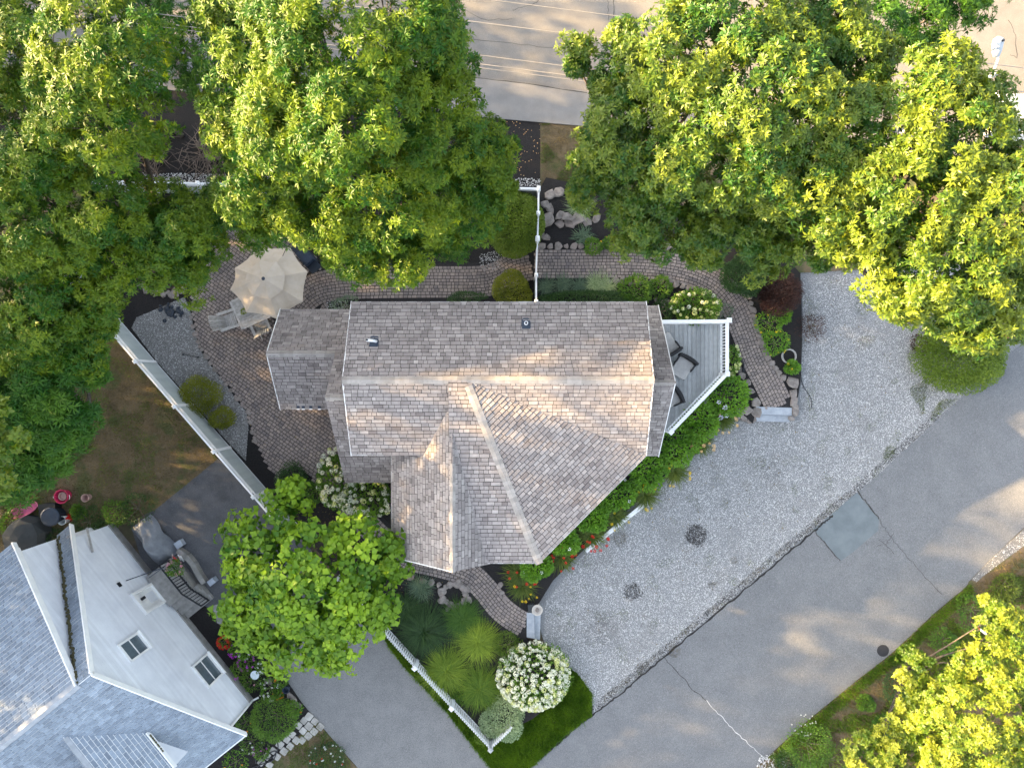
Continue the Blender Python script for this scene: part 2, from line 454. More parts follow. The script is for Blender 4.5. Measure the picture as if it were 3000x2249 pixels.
lot = sheet('gravel_lot', LOT, 0.004, 'gravel_base', 'wide lot of pale crushed stone beside the house', 'gravel lot')
TERR = [(250, 535), (1584, 548), (1600, 520), (1700, 540), (1800, 570), (2000, 620), (2250, 700), (2345, 800), (2350, 1000), (2345, 1120), (2332, 1200), (2318, 1196), (2216, 1196), (2206, 1240),
        (2150, 1190), (2120, 1230), (2060, 1290), (1990, 1350), (1900, 1440), (1730, 1590), (1620, 1700), (1578, 1768), (1543, 1792), (1543, 1876), (1570, 1895), (1640, 1950), (1640, 2040),
        (1560, 2105), (1470, 2150), (1420, 2160), (1330, 2070), (1110, 1828), (790, 1447), (690, 1330), (250, 830)]
terr = sheet('garden_terrace', TERR, ZP, 'mulch', 'dark mulched garden ground around the shingled house', 'garden bed')
sheet('planting_strip', [(-300, walk(-300)), (1583, walk(1583)), (1583, 552), (-300, 530)], 0.03, 'mulch', 'black mulch strip between pavement and white fence', 'mulch bed')
sheet('side_lawn', [(1583, walk(1583)), (2900, walk(2900)), (2900, 770), (2330, 800), (2250, 745), (1900, 630), (1760, 560), (1583, 560)], 0.03, 'lawn_soil', 'patchy brown and green lawn beside the black mulch', 'lawn')
YARD = [(-500, 560), (255, 560), (255, 830), (637, 1345), (451, 1496), (330, 1540), (420, 1690), (0, 1750), (-500, 1750)]
sheet('back_lawn', YARD, 0.02, 'lawn_soil', 'parched brown lawn behind the white privacy fence', 'lawn')
STRIP = [(1137, 1893), (1191, 1961), (1245, 2018), (1307, 2083), (1388, 2188), (1439, 2252), (1490, 2310), (1548, 2252), (1670, 2140), (1733, 2095), (1733, 2030), (1690, 1970), (1640, 1945), (1560, 2090), (1440, 2150), (1120, 1845)]
sheet('grass_strip', STRIP, 0.03, 'grass_soil', 'lush green grass strip around the picket fence corner', 'grass')
sheet('flower_border', [(560, 1755), (640, 1795), (700, 1835), (774, 1920), (835, 1988), (886, 2062), (925, 2105), (760, 2260), (720, 2320), (450, 2320)], 0.03, 'mulch', 'planted border between white house and driveway', 'flower bed')
SLAWN = [(925, 2112), (945, 2132), (1003, 2200), (1052, 2255), (1150, 2380), (700, 2380), (760, 2262)]
sheet('front_lawn', SLAWN, 0.025, 'lawn_soil', 'small tired lawn beside the stepping stone path', 'lawn')
VERGE = [(2840, 1702), (2870, 1690), (3000, 1590), (3400, 1240), (3700, 2700), (1900, 2700), (1905, 2520), (2103, 2352), (2253, 2217), (2314, 2160), (2389, 2095), (2518, 1990), (2609, 1920), (2735, 1802), (2830, 1724)]
sheet('verge', VERGE, 0.03, 'verge_soil', 'rough verge of dry earth and weeds along the lane', 'verge')
sheet('gravel_shoulder', [(2846, 1698), (2900, 1642), (3003, 1547), (3405, 1202), (3405, 1240), (3000, 1598), (2900, 1672), (2862, 1704)], 0.036, 'gravel_grey', 'dark gravel shoulder where lane meets dry grass', 'gravel')

# cracks, patch, manhole in the asphalt (each a thin strip laid on the surface)
def strip_mb(pts, w, z, jitter=4.0, sub=6):
    q = []
    for i in range(len(pts) - 1):
        for k in range(sub):
            t = k / sub
            q.append((pts[i][0] * (1 - t) + pts[i + 1][0] * t + random.uniform(-jitter, jitter), pts[i][1] * (1 - t) + pts[i + 1][1] * t + random.uniform(-jitter, jitter)))
    q.append(pts[-1])
    mb = MB(); vs = []; fs = []
    W3 = PXY(q, z)
    for i, p in enumerate(W3):
        d = (W3[min(i + 1, len(W3) - 1)] - W3[max(i - 1, 0)]).normalized()
        n = Vector((-d.y, d.x, 0)) * (w * random.uniform(.5, 1.2) / 2)
        vs += [p + n, p - n]
    for i in range(len(W3) - 1): fs.append([2 * i, 2 * i + 1, 2 * i + 3, 2 * i + 2])
    return mb.add(vs, fs)
def crack(parent, pts, w, z, mat='crack', jitter=3.0, sub=6, name='crack'):
    return strip_mb(pts, w, z, jitter, sub).build(name, mat, parent)
crack(lane, [(1941, 1922), (1975, 1955), (2020, 2010), (2070, 2052)], .035, .018)
crack(lane, [(2070, 2052), (2110, 2095), (2150, 2140), (2200, 2185), (2240, 2220)], .028, .018, 'crack_sealer')
crack(lane, [(2514, 1438), (2545, 1480), (2575, 1520)], .06, .022)
crack(lane, [(2382, 1550), (2420, 1595), (2462, 1642)], .05, .022)
crack(lane, [(2575, 1520), (2600, 1560), (2640, 1610), (2690, 1665), (2760, 1740)], .022, .018)
crack(lane, [(2575, 1580), (2600, 1600), (2620, 1622)], .018, .019)
crack(lane, [(2620, 1560), (2600, 1590), (2570, 1600)], .018, .0195)
for a in ([(1380, 228), (1500, 240), (1720, 272)],):
    crack(road, a, .04, .096, jitter=1.5)
for a, w in (([(1340, 108), (1500, 128), (1660, 145), (1800, 158)], .022), ([(1800, -20), (1796, 60), (1790, 160)], .035), ([(1945, -20), (1950, 40), (1945, 100)], .03),
             ([(1780, 0), (1782, 60)], .02), ([(1500, 30), (1560, 15), (1580, 0)], .02), ([(2955, 60), (2975, 100), (2980, 170), (2960, 160)], .025), ([(1340, 20), (1420, 60), (1500, 55)], .016)):
    crack(road, a, w, .005, jitter=2.5)
pm = MB(); pm.prism(PXY([(2510, 1442), (2575, 1521), (2573, 1553), (2500, 1616), (2462, 1643), (2384, 1550)], .017), 0, .017)
pm.build('repair_patch', 'asphalt_patch', lane, label='smooth bluish square repair patch in the lane')
mh = MB(); mc = P(2587, 1905, .02)
mh.lathe([(.27, 0), (.27, .012), (.25, .016), (.12, .016), (.10, .02)], (mc.x, mc.y, .008), 20)
mh.build('manhole_cover', 'cast_iron', None, label='round black iron cover at the edge of the lane', cat='manhole cover')

# dirt edge between lot and lane, darkened to paint in its thin shadow
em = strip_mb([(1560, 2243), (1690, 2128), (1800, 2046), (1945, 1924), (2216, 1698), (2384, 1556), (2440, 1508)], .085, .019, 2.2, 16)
em.build('dirt_shadow_edge', 'paver_sand', lane)

# ---------------------------------------------------------------- loose stones, grass
def stones(poly_px, z, density, smin, smax, mat, name, parent=None, soft=0, **kw):
    poly = PXY(poly_px, z)
    n = int(poly_area(poly) * density)
    c = sample_poly(poly, n)
    if soft:
        m0 = c.mean(0); c = m0 + (c - m0) * (1 + np.abs(RNG.normal(0, soft, (n, 1))))
    s = RNG.uniform(smin, smax, n)
    a = RNG.uniform(0, 6.28, n)
    ring = []
    for k in range(4):
        t = a + k * math.pi / 2 + RNG.uniform(-.35, .35, n)
        r = s * RNG.uniform(.7, 1.3, n)
        ring.append(np.stack([c[:, 0] + r * np.cos(t), c[:, 1] + r * np.sin(t), np.full(n, z)], 1))
    top = np.stack([c[:, 0] + RNG.uniform(-.4, .4, n) * s, c[:, 1] + RNG.uniform(-.4, .4, n) * s, z + s * RNG.uniform(.5, .95, n)], 1)
    V = np.stack(ring + [top], 1).reshape(-1, 3)
    b = (np.arange(n) * 5)[:, None]
    T = np.concatenate([b + np.array([[k, (k + 1) % 4, 4]]) for k in range(4)])
    tone = np.tile(RNG.uniform(0, 1, n), 4)
    o = link(name, np_mesh(name, V, [T], tone, mat), parent)
    return tagit(o, kind='stuff', **kw)
LOTV = [(1600, 1760), (1730, 1600), (1910, 1440), (2160, 1230), (2340, 1230), (2352, 1000), (2352, 815), (2800, 770), (2960, 960), (2891, 1100), (2752, 1228), (2514, 1443),
        (2216, 1696), (1941, 1926), (1789, 2050), (1738, 2090), (1735, 2030), (1690, 1975), (1650, 1945), (1592, 1880)]
stones(LOTV, .005, 620, .008, .024, 'gravel_stone', 'crushed_stone', lot)
stones([(360, 506), (1584, 523), (1584, 546), (360, 537)], .032, 420, .015, .035, 'gravel_stone', 'pebbles', None, label='pale pebble strip along the foot of the white fence', cat='pebbles')
GBED = [(385, 960), (400, 930), (470, 900), (540, 870), (556, 905), (570, 970), (583, 1020), (620, 1075), (664, 1130), (695, 1175), (722, 1206), (728, 1250), (720, 1350), (674, 1302), (565, 1178), (456, 1054)]
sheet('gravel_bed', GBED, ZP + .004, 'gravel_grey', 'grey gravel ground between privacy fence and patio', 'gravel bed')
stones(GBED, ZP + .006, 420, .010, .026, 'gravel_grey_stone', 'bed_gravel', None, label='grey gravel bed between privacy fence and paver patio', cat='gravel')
stones([(1405, 745), (1450, 735), (1475, 750), (1460, 785), (1420, 795), (1400, 775)], ZP + .02, 420, .012, .03, 'gravel_grey_stone', 'corner_gravel', None, label='small grey gravel pocket beside the round green shrub', cat='gravel')
stones([(960, 880), (1020, 880), (1020, 920), (930, 920)], ZP + .02, 420, .012, .03, 'gravel_stone', 'eave_gravel', None, label='pale gravel pocket at the corner of the low roof', cat='gravel')
stones([(2846, 1698), (2900, 1642), (3003, 1547), (3200, 1380), (3200, 1420), (3000, 1598), (2900, 1672), (2862, 1704)], .037, 200, .012, .03, 'gravel_stone', 'shoulder_stones', None, label='scattered pale stones on the gravel shoulder', cat='gravel')
stones([(2225, 2215), (2300, 2190), (2330, 2249), (2290, 2300), (2200, 2300)], .034, 300, .015, .04, 'gravel_stone', 'verge_stones', None, label='white stones at the verge below the dark bushes', cat='gravel')

def blades(poly_px, z, density, hmin, hmax, mat, name, parent=None, tlo=0, thi=1, width=.008, patch=None, pxpoly=True, **kw):
    poly = PXY(poly_px, z) if pxpoly else poly_px
    n = int(poly_area(poly) * density)
    c = sample_poly(poly, n) + RNG.normal(0, .035, (n, 2))
    if patch:
        keep = np.array([noise.noise(Vector((x * patch[0], y * patch[0], patch[2]))) > patch[1] for x, y in c])
        c = c[keep]; n = len(c)
    h = RNG.uniform(hmin, hmax, n); a = RNG.uniform(0, 6.28, n)
    lean = RNG.uniform(.2, 1.0, n) * h
    la = RNG.uniform(0, 6.28, n)
    dx, dy = np.cos(a) * width, np.sin(a) * width
    zz = np.full(n, z)
    v0 = np.stack([c[:, 0] - dx, c[:, 1] - dy, zz], 1); v1 = np.stack([c[:, 0] + dx, c[:, 1] + dy, zz], 1)
    v2 = np.stack([c[:, 0] + np.cos(la) * lean, c[:, 1] + np.sin(la) * lean, zz + h], 1)
    V = np.stack([v0, v1, v2], 1).reshape(-1, 3)
    T = np.arange(n * 3).reshape(-1, 3)
    o = link(name, np_mesh(name, V, [T], np.clip(RNG.uniform(tlo, thi, n) * .6 + .2 + np.array([noise.noise(Vector((x * 1.6, y * 1.6, 7.7))) for x, y in c]) * .55, 0, 1), mat), parent)
    return tagit(o, kind='stuff', **kw)
YV = [(0, 900), (255, 860), (300, 900), (637, 1345), (451, 1493), (330, 1530), (200, 1560), (0, 1600)]
blades(YV, .02, 500, .03, .09, 'dry_grass', 'dry_lawn_grass', None, width=.009, label='straw coloured grass on the parched lawn', cat='grass')
blades(YV, .02, 500, .03, .09, 'grass', 'green_lawn_tufts', None, width=.009, patch=(.8, .12, 3.1), label='green tufts scattered through the parched lawn', cat='grass')
blades(STRIP, .03, 2600, .06, .17, 'grass', 'strip_grass', None, width=.014, label='thick green grass along the picket fence', cat='grass')
blades([(1585, 360), (1800, 385), (1800, 580), (1585, 560)], .03, 700, .03, .08, 'dry_grass', 'side_dry_grass', None, width=.009, label='dry grass on the lawn beside black mulch', cat='grass')
blades([(1585, 360), (1800, 385), (1800, 580), (1585, 560)], .03, 1300, .03, .08, 'grass', 'side_green_grass', None, width=.009, patch=(.7, .0, 8.1), label='green grass on the lawn beside black mulch', cat='grass')
blades(SLAWN[:4] + [(1060, 2290), (740, 2290), (760, 2262)], .025, 900, .03, .08, 'grass', 'front_green_grass', None, width=.009, patch=(.9, -.15, 5), label='short green grass beside stepping stones', cat='grass')
blades(SLAWN[:4] + [(1060, 2290), (740, 2290), (760, 2262)], .025, 400, .03, .07, 'dry_grass', 'front_dry_grass', None, width=.009, label='short dry grass beside stepping stones', cat='grass')
VV = [(2846, 1712), (3010, 1600), (3030, 2290), (2200, 2290), (2253, 2217), (2389, 2095), (2518, 1990), (2609, 1920), (2735, 1802)]
blades(VV, .03, 420, .05, .18, 'dry_grass', 'verge_dry_grass', None, width=.010, label='dry straw grass on the lane verge', cat='grass')
blades(VV, .03, 700, .06, .22, 'grass', 'verge_green_weeds', None, width=.012, patch=(.7, .02, 1.3), label='green weeds spread over the lane verge', cat='grass')
EDGE = [(2840, 1712), (2735, 1800), (2609, 1918), (2518, 1988), (2389, 2093), (2253, 2215), (2275, 2235), (2400, 2125), (2535, 2010), (2630, 1940), (2755, 1825), (2855, 1735)]
blades(EDGE, .03, 1500, .06, .2, 'grass', 'verge_edge_grass', None, width=.012, label='green grass fringe along the lane edge', cat='grass')
# weeds in the gravel
blades([(2690, 1080), (2830, 1090), (2860, 1110), (2752, 1215), (2600, 1345), (2540, 1400), (2560, 1340), (2680, 1240), (2640, 1180)], .005, 900, .03, .09, 'daylily', 'gravel_weeds', None, width=.012, patch=(1.1, .12, 2.2), label='yellow green weeds along the gravel edge', cat='weeds')
blades(LOTV, .005, 260, .02, .07, 'daylily', 'gravel_sprouts', None, width=.012, patch=(1.3, .38, 6.2), label='small weed sprouts scattered in pale gravel', cat='weeds')
blades([(1545, 2243), (1670, 2130), (1733, 2088), (1941, 1915), (2216, 1688), (2382, 1545), (2514, 1436), (2500, 1428), (2370, 1535), (2200, 1678), (1930, 1905), (1720, 2076), (1655, 2118), (1530, 2232)], .006, 500, .02, .06, 'dry_grass', 'lot_edge_grass', None, width=.012, patch=(1.2, -.05, 4), label='withered grass where gravel meets lane', cat='grass')
# dark burnt circles in the gravel: bare patches of charred stone
for k, (x, y, r, lab) in enumerate([(2040, 1567, 27, 'round dark scorched patch in pale gravel, crisp edged'), (1853, 1732, 21, 'smaller dark scorched patch in pale gravel'),
                               (1765, 1845, 42, 'broad faded dark stain in gravel near granite steps'), (2262, 1382, 32, 'faint grey stain in the gravel beside hostas')]):
    pts = [(x + r * math.cos(t) * random.uniform(.85, 1.1), y + r * math.sin(t) * random.uniform(.85, 1.1)) for t in np.linspace(0, 6.283, 15)[:-1]]
    stones(pts, .02, (1500, 900, 330, 200)[k], .012, .028, soft=(.25, .3, .5, .5)[k], mat='char_stone' if k < 2 else 'gravel_grey', name='charred_gravel', label=lab, cat='stain')

# ================================================================ pavers
HOUSE_EX = [[(-9.2, -.7), (-6.4, -.7), (-6.4, -3.7), (-4.3, -3.7), (-4.3, -6.3), (.8, -6.3), (4.5, -2.6), (5.6, -2.6), (5.6, 2.7), (-9.2, 2.7)]]
def paver(cx, cy, ux, uy, w, d, z):
    j = lambda: random.uniform(-.006, .006)
    dz = random.uniform(-.004, .004)
    vs = []
    for (g, zz) in ((0.0, z - .03), (0.0, z - .008 + dz), (.010, z + dz)):
        for sx, sy in ((-1, -1), (1, -1), (1, 1), (-1, 1)):
            a = sx * (w / 2 - g) + j() * (g > 0); b = sy * (d / 2 - g) + j() * (g > 0)
            vs.append((cx + a * ux - b * uy, cy + a * uy + b * ux, zz))
    fs = [[8, 9, 10, 11]]
    for k in range(4):
        fs.append([4 + k, 4 + (k + 1) % 4, 8 + (k + 1) % 4, 8 + k]); fs.append([k, (k + 1) % 4, 4 + (k + 1) % 4, 4 + k])
    return vs, fs, min(1, max(0, random.gauss(.5, .22))), (cx, cy)
def smooth_line(px, z, step=.03):
    W = [Vector((p.x, p.y)) for p in PXY(px, z)]
    W = [W[0] * 2 - W[1]] + W + [W[-1] * 2 - W[-2]]
    out = []
    for i in range(1, len(W) - 2):
        p0, p1, p2, p3 = W[i - 1], W[i], W[i + 1], W[i + 2]
        n = max(2, int((p2 - p1).length / step))
        for k in range(n):
            t = k / n
            out.append(.5 * ((2 * p1) + (p2 - p0) * t + (2 * p0 - 5 * p1 + 4 * p2 - p3) * t * t + (3 * p1 - p0 - 3 * p2 + p3) * t ** 3))
    out.append(W[-2])
    return np.array([(p.x, p.y) for p in out])
ROW, GAP = .142, .023
def path_pavers(line, width, z, excl=()):
    L = smooth_line(line, z)
    d = unit(np.gradient(L, axis=0)); nrm = np.stack([-d[:, 1], d[:, 0]], 1)
    res = []
    nr = int(width / ROW)
    for r in range(nr):
        off = (r - (nr - 1) / 2) * ROW
        Q = L + nrm * off
        s = np.concatenate([[0], np.cumsum(np.linalg.norm(np.diff(Q, axis=0), axis=1))])
        a = random.uniform(0, .12)
        while True:
            w = random.choice((.15, .19, .19, .225))
            if a + w > s[-1]: break
            m = a + w / 2
            c = (np.interp(m, s, Q[:, 0]), np.interp(m, s, Q[:, 1]))
            t = (np.interp(m, s, d[:, 0]), np.interp(m, s, d[:, 1]))
            tl = math.hypot(*t)
            a += w
            if any(inside(np.array([c]), e)[0] for e in excl): continue
            res.append(paver(c[0], c[1], t[0] / tl, t[1] / tl, w - GAP, ROW - GAP, z))
    return res
def grid_pavers(poly_px, ang, z, excl=(), lines=()):
    poly = np.array([(p.x, p.y) for p in PXY(poly_px, z)])
    ca, sa = math.cos(ang), math.sin(ang)
    R = np.array([[ca, sa], [-sa, ca]])
    q = poly @ R.T
    lo, hi = q.min(0), q.max(0)
    cand = []
    y = lo[1]
    while y < hi[1]:
        x = lo[0] - random.uniform(0, .15)
        while x < hi[0]:
            w = random.choice((.15, .19, .19, .225))
            cand.append((x + w / 2, y + ROW / 2, w)); x += w
        y += ROW
    C = np.array(cand); W = C[:, :2] @ R
    ok = inside(W, poly)
    for e in excl: ok &= ~inside(W, e)
    for ln, hw in lines:
        dd = np.min(np.linalg.norm(W[:, None, :] - ln[None, ::4, :], axis=2), axis=1)
        ok &= dd > hw
    return [paver(W[i, 0], W[i, 1], ca, sa, C[i, 2] - GAP, ROW - GAP, z) for i in np.nonzero(ok)[0]]
def lay(name, pieces, base_pts, z, label, cat, visible=None):
    b = MB(); b.prism(PXY(base_pts, z - .016), z - .1, z - .016)
    st = b.build(name, 'paver_sand', kind='structure', label=label, cat=cat)
    if visible is not None:
        vp = [(p.x, p.y) for p in PXY(visible, z)]
        flag = inside(np.array([p[3] for p in pieces]), vp)
    else: flag = np.ones(len(pieces), bool)
    order = [i for i in range(len(pieces)) if flag[i]]
    order.sort(key=lambda i: -abs((pieces[i][0][9][0] - pieces[i][0][8][0]) + 0) )
    random.shuffle(order)
    single = set(order[:300])
    rest = MB()
    for i, (vs, fs, t, c) in enumerate(pieces):
        if i in single:
            m = MB().add(vs, fs, t)
            m.build('paver', 'paver', st, origin=(c[0], c[1], z))
        else: rest.add(vs, fs, t)
    if rest.v: rest.build('paver_field', 'paver', st, kind='stuff')
    return st
ZV = ZP + .03
E_LINE = [(1562, 773), (1700, 773), (1820, 772), (1920, 777), (2000, 790), (2070, 815), (2120, 850), (2152, 895), (2172, 940), (2190, 985), (2212, 1045), (2245, 1110), (2285, 1192)]
lay('east_path', path_pavers(E_LINE, 1.28, ZV), [(1562, 730), (1800, 728), (1940, 732), (2050, 755), (2130, 800), (2180, 860), (2212, 940), (2240, 1020), (2290, 1100), (2322, 1196), (2250, 1196), (2195, 1115), (2160, 1050), (2140, 960), (2110, 890), (2060, 845), (1980, 825), (1850, 817), (1562, 817)],
    ZV, 'curved grey paver path between fence gate and granite steps', 'path')
N_LINE = [(1560, 773), (1510, 785), (1460, 812), (1400, 825), (1250, 826), (1100, 828), (1000, 832), (930, 845), (880, 880), (850, 930)]
NL = smooth_line(N_LINE, ZV)
F_LINE = [(1010, 1470), (1060, 1520), (1120, 1580), (1200, 1632), (1290, 1655), (1370, 1680), (1420, 1725), (1465, 1780), (1510, 1815), (1543, 1832)]
lay('north_path', path_pavers(N_LINE, 1.5, ZV, HOUSE_EX), [(1562, 730), (1562, 817), (1500, 850), (1450, 885), (1000, 890), (960, 900), (880, 960), (820, 930), (850, 860), (920, 790), (1000, 775), (1380, 770), (1440, 765), (1500, 735)],
    ZV, 'warm paver path squeezed between house wall and oak tree', 'path')
PATIO = [(600, 655), (580, 760), (556, 867), (559, 901), (573, 969), (583, 1013), (620, 1070), (664, 1124), (695, 1168), (722, 1202), (732, 1240), (745, 1290), (770, 1340), (808, 1402), (840, 1372), (870, 1364), (895, 1382),
         (935, 1432), (990, 1485), (1030, 1470), (1000, 1340), (975, 1200), (960, 1000), (960, 880), (930, 760), (860, 690), (760, 655)]
lay('patio', grid_pavers(PATIO, math.radians(-36), ZV - .001, HOUSE_EX, [(NL, .78)]), PATIO, ZV - .001, 'brown paver patio around the umbrella and wooden chairs', 'patio', PATIO)
lay('front_path', path_pavers(F_LINE, 1.26, ZV, HOUSE_EX), [(990, 1485), (1040, 1440), (1150, 1540), (1250, 1610), (1400, 1640), (1450, 1700), (1500, 1765), (1545, 1790), (1545, 1876), (1480, 1860), (1400, 1790), (1360, 1720), (1200, 1690), (1060, 1580)],
    ZV, 'grey paver path curving down to the bluestone step', 'path')

# stepping stone walk at the white house
st = thing('stepping_stone_walk', 'square concrete stepping stones leading to the driveway', 'walkway', P(850, 2160, .02))
for (x, y) in [(905, 2098), (922, 2112), (938, 2128), (890, 2110), (905, 2126), (920, 2142), (874, 2124), (888, 2140), (903, 2155), (855, 2150), (868, 2168), (840, 2165), (850, 2185), (885, 2168), (820, 2180), (832, 2200), (800, 2198), (812, 2216), (782, 2214), (765, 2232), (790, 2240)]:
    c = P(x, y, .05); s = random.uniform(.27, .31); m = MB()
    n = 8
    ang = math.radians(-38) + random.uniform(-.05, .05)
    pts = []
    for k in range(4):
        for dd in (-.12, .12):
            t = ang + math.pi / 4 + k * math.pi / 2 + dd
            pts.append((c.x + s * .66 * math.cos(t) * random.uniform(.94, 1.04), c.y + s * .66 * math.sin(t) * random.uniform(.94, 1.04)))
    m.prism(pts, .0, .05 + random.uniform(0, .012), random.random()).build('stone_slab', 'flagstone', st)

# brown straw and grit patches on the lot, crumbs along the lane edge
for k, (x, y, r, lab) in enumerate([(1819, 1579, 26, 'straw brown patch in the gravel beside the white beam'), (2150, 1640, 12, 'small rusty straw patch in open gravel'), (1975, 1905, 22, 'dark brown straw patch near the lane crack'), (1880, 1960, 26, 'dark straw patch at the gravel corner'), (2090, 1712, 18, 'faint straw patch near the lane edge')]):
    blades([(x + r * math.cos(t) * random.uniform(.6, 1.1), y + r * math.sin(t) * random.uniform(.6, 1.1)) for t in np.linspace(0, 6.283, 12)[:-1]], .01, 900, .015, .04, 'dry_grass', 'straw_patch', None, tlo=0, thi=.5, width=.014, label=lab, cat='straw patch')
edge = [(1545, 2250), (1670, 2139), (1789, 2047), (1941, 1921), (2216, 1693), (2382, 1549), (2514, 1439), (2640, 1326), (2752, 1223)]
stones(edge + [(x - 13, y - 15) for x, y in reversed(edge)], .012, 420, .008, .03, 'char_stone', 'edge_grit', None, soft=0, label='dark asphalt grit where gravel meets the lane', cat='grit')

# ================================================================ shingled roofs
def clip_convex(sub, poly):
    out = sub
    n = len(poly)
    for i in range(n):
        ax, ay = poly[i]; bx, by = poly[(i + 1) % n]
        inp, out = out, []
        if not inp: return []
        for j in range(len(inp)):
            p, q = inp[j], inp[(j + 1) % len(inp)]
            sp = (bx - ax) * (p[1] - ay) - (by - ay) * (p[0] - ax)
            sq = (bx - ax) * (q[1] - ay) - (by - ay) * (q[0] - ax)
            if sp >= 0: out.append(p)
            if sp * sq < 0:
                t = sp / (sp - sq)
                out.append((p[0] + (q[0] - p[0]) * t, p[1] + (q[1] - p[1]) * t))
    return out

def shingle_plane(poly, u, exposure, widths, lift=.004, tab=(.008, .022), gap=.016, slit=.025, mu=.5, sg=.17):
    """poly: convex 3-D polygon; u: horizontal unit vector along the courses"""
    poly = [Vector(p) for p in poly]
    u = Vector(u).normalized()
    n = Vector((0, 0, 0))
    for i in range(1, len(poly) - 1): n += (poly[i] - poly[0]).cross(poly[i + 1] - poly[0])
    n.normalize()
    if n.z < 0: n.negate()
    u = (u - n * n.dot(u)).normalized()
    v = n.cross(u)
    if v.z < 0: v.negate()
    o = poly[0]
    q = [((p - o).dot(u), (p - o).dot(v)) for p in poly]
    if sum(q[i][0] * q[(i + 1) % len(q)][1] - q[(i + 1) % len(q)][0] * q[i][1] for i in range(len(q))) < 0: q.reverse()
    a0, a1 = min(x for x, _ in q), max(x for x, _ in q); b0, b1 = min(y for _, y in q), max(y for _, y in q)
    res = []
    b = b0
    while b < b1 - .01:
        e = exposure
        a = a0 - random.uniform(0, .3)
        while a < a1:
            w = random.choice(widths) * random.uniform(.85, 1.15)
            r = clip_convex([(a + gap / 2, b), (a + w - gap / 2, b), (a + w - gap / 2, b + e - slit), (a + gap / 2, b + e - slit)], q)
            a += w
            if len(r) < 3: continue
            ar = abs(sum(r[i][0] * r[(i + 1) % len(r)][1] - r[(i + 1) % len(r)][0] * r[i][1] for i in range(len(r)))) / 2
            if ar < .0012: continue
            th = random.choice((tab[0], tab[1], tab[1])) + random.uniform(-.001, .002)
            top = [o + u * x + v * y + n * (lift + th * (1 - .75 * (y - b) / e)) for x, y in r]
            bot = [o + u * x + v * y - n * .002 for x, y in r]
            k = len(r)
            fs = [list(range(k))] + [[k + i, k + (i + 1) % k, (i + 1) % k, i] for i in range(k)]
            t = random.gauss(mu, sg) + (.10 if th < .01 else 0)
            c = sum(top, Vector()) / k
            res.append((top + bot, fs, min(1, max(0, t)), c, ar))
        b += e
    return res

def cap_line(p0, p1, n0, n1, w=.15, step=.17, thick=.02):
    """ridge or hip cap pieces along p0->p1; n0,n1: downward directions of the two slopes (unit, in plane)"""
    p0, p1 = Vector(p0), Vector(p1)
    L = (p1 - p0).length; d = (p1 - p0) / L
    k = max(1, int(L / step)); s = L / k
    res = []
    for i in range(k):
        a = p0 + d * (s * i - .01); b = p0 + d * (s * (i + 1) + .03)
        up = Vector((0, 0, 1)) * thick; lo = Vector((0, 0, 1)) * (thick * .45)
        j = random.uniform(-.006, .006)
        A = [a + up, a + n0 * (w + j) + up * .8, a + n1 * (w + j) + up * .8]
        B = [b + lo, b + n0 * (w + j) + lo * .8, b + n1 * (w + j) + lo * .8]
        D = [x - Vector((0, 0, .03)) for x in A + B]
        vs = A + B + D
        fs = [[0, 1, 4, 3], [2, 0, 3, 5], [1, 0, 6, 7], [0, 2, 8, 6], [7, 10, 4, 1], [8, 2, 5, 11], [3, 4, 10, 9], [5, 3, 9, 11]]
        res.append((vs, fs, random.uniform(.2, .8), (a + b) / 2, s * w * 2))
    return res

def slope_dir(poly, u):
    poly = [Vector(p) for p in poly]
    n = (poly[1] - poly[0]).cross(poly[2] - poly[0]).normalized()
    if n.z < 0: n.negate()
    v = n.cross(Vector(u).normalized())
    if v.z > 0: v.negate()
    return v

def roof_part(root, name, planes, caps, mats, n_single, visible=None, thick=.14, exposure=.155, widths=(.18, .26, .34), **kw):
    """planes: list of (poly, u, clip polys...)"""
    deck = MB()
    for poly, u in planes: deck.slab([Vector(p) - Vector((0, 0, .004)) for p in poly], thick)
    d = deck.build(name, mats[2], root)
    pieces = []
    for poly, u in planes: pieces += shingle_plane(poly, u, exposure, widths, **kw)
    idx = list(range(len(pieces))); random.shuffle(idx)
    if visible is not None: idx = [i for i in idx if visible(pieces[i][3])]
    idx.sort(key=lambda i: -round(pieces[i][4] * (40 / max(8, 32 - pieces[i][3].z)), 2))
    single = set(idx[:n_single])
    rest = MB()
    for i, (vs, fs, t, c, ar) in enumerate(pieces):
        if i in single: MB().add(vs, fs, t).build('shingle', mats[0], d, origin=c)
        else: rest.add(vs, fs, t)
    if rest.v: rest.build('shingle_field', mats[0], d, kind='stuff')
    for cp in caps:
        for (vs, fs, t, c, ar) in cap_line(*cp): MB().add(vs, fs, t).build('ridge_cap', mats[1], d, origin=c)
    return d

house = thing('shingle_roof_house', 'cottage with taupe shingled gable and hip roofs beside the gravel lot', 'house', (0, 0, ZP))
X0, X1 = -6.07, 5.07
RZ, RY, EZ = 6.6, .14, 5.2
Np = [(X0, 3.09, EZ), (X1, 3.09, EZ), (X1, RY, RZ), (X0, RY, RZ)]
Sp = [(X0, RY, RZ), (X1, RY, RZ), (X1, -2.68, EZ), (X0, -2.68, EZ)]
T, C, D = (-1.65, RY, RZ + .012), (1.03, -6.77, 5.15), (5.07, -2.70, 5.21)
Ap = [(-2.28, RY, RZ + .012), (-2.28, -6.77, 5.15), C, T]
Bp = [T, C, D]
uB = (Vector(D) - Vector(C)); uB.z = 0; uB.normalize()
GZ, GX = 6.2, -2.16
W_p = [(GX, -.9, GZ), (GX, -6.82, GZ), (-4.76, -6.82, 3.95), (-4.76, -1.4, 3.95)]
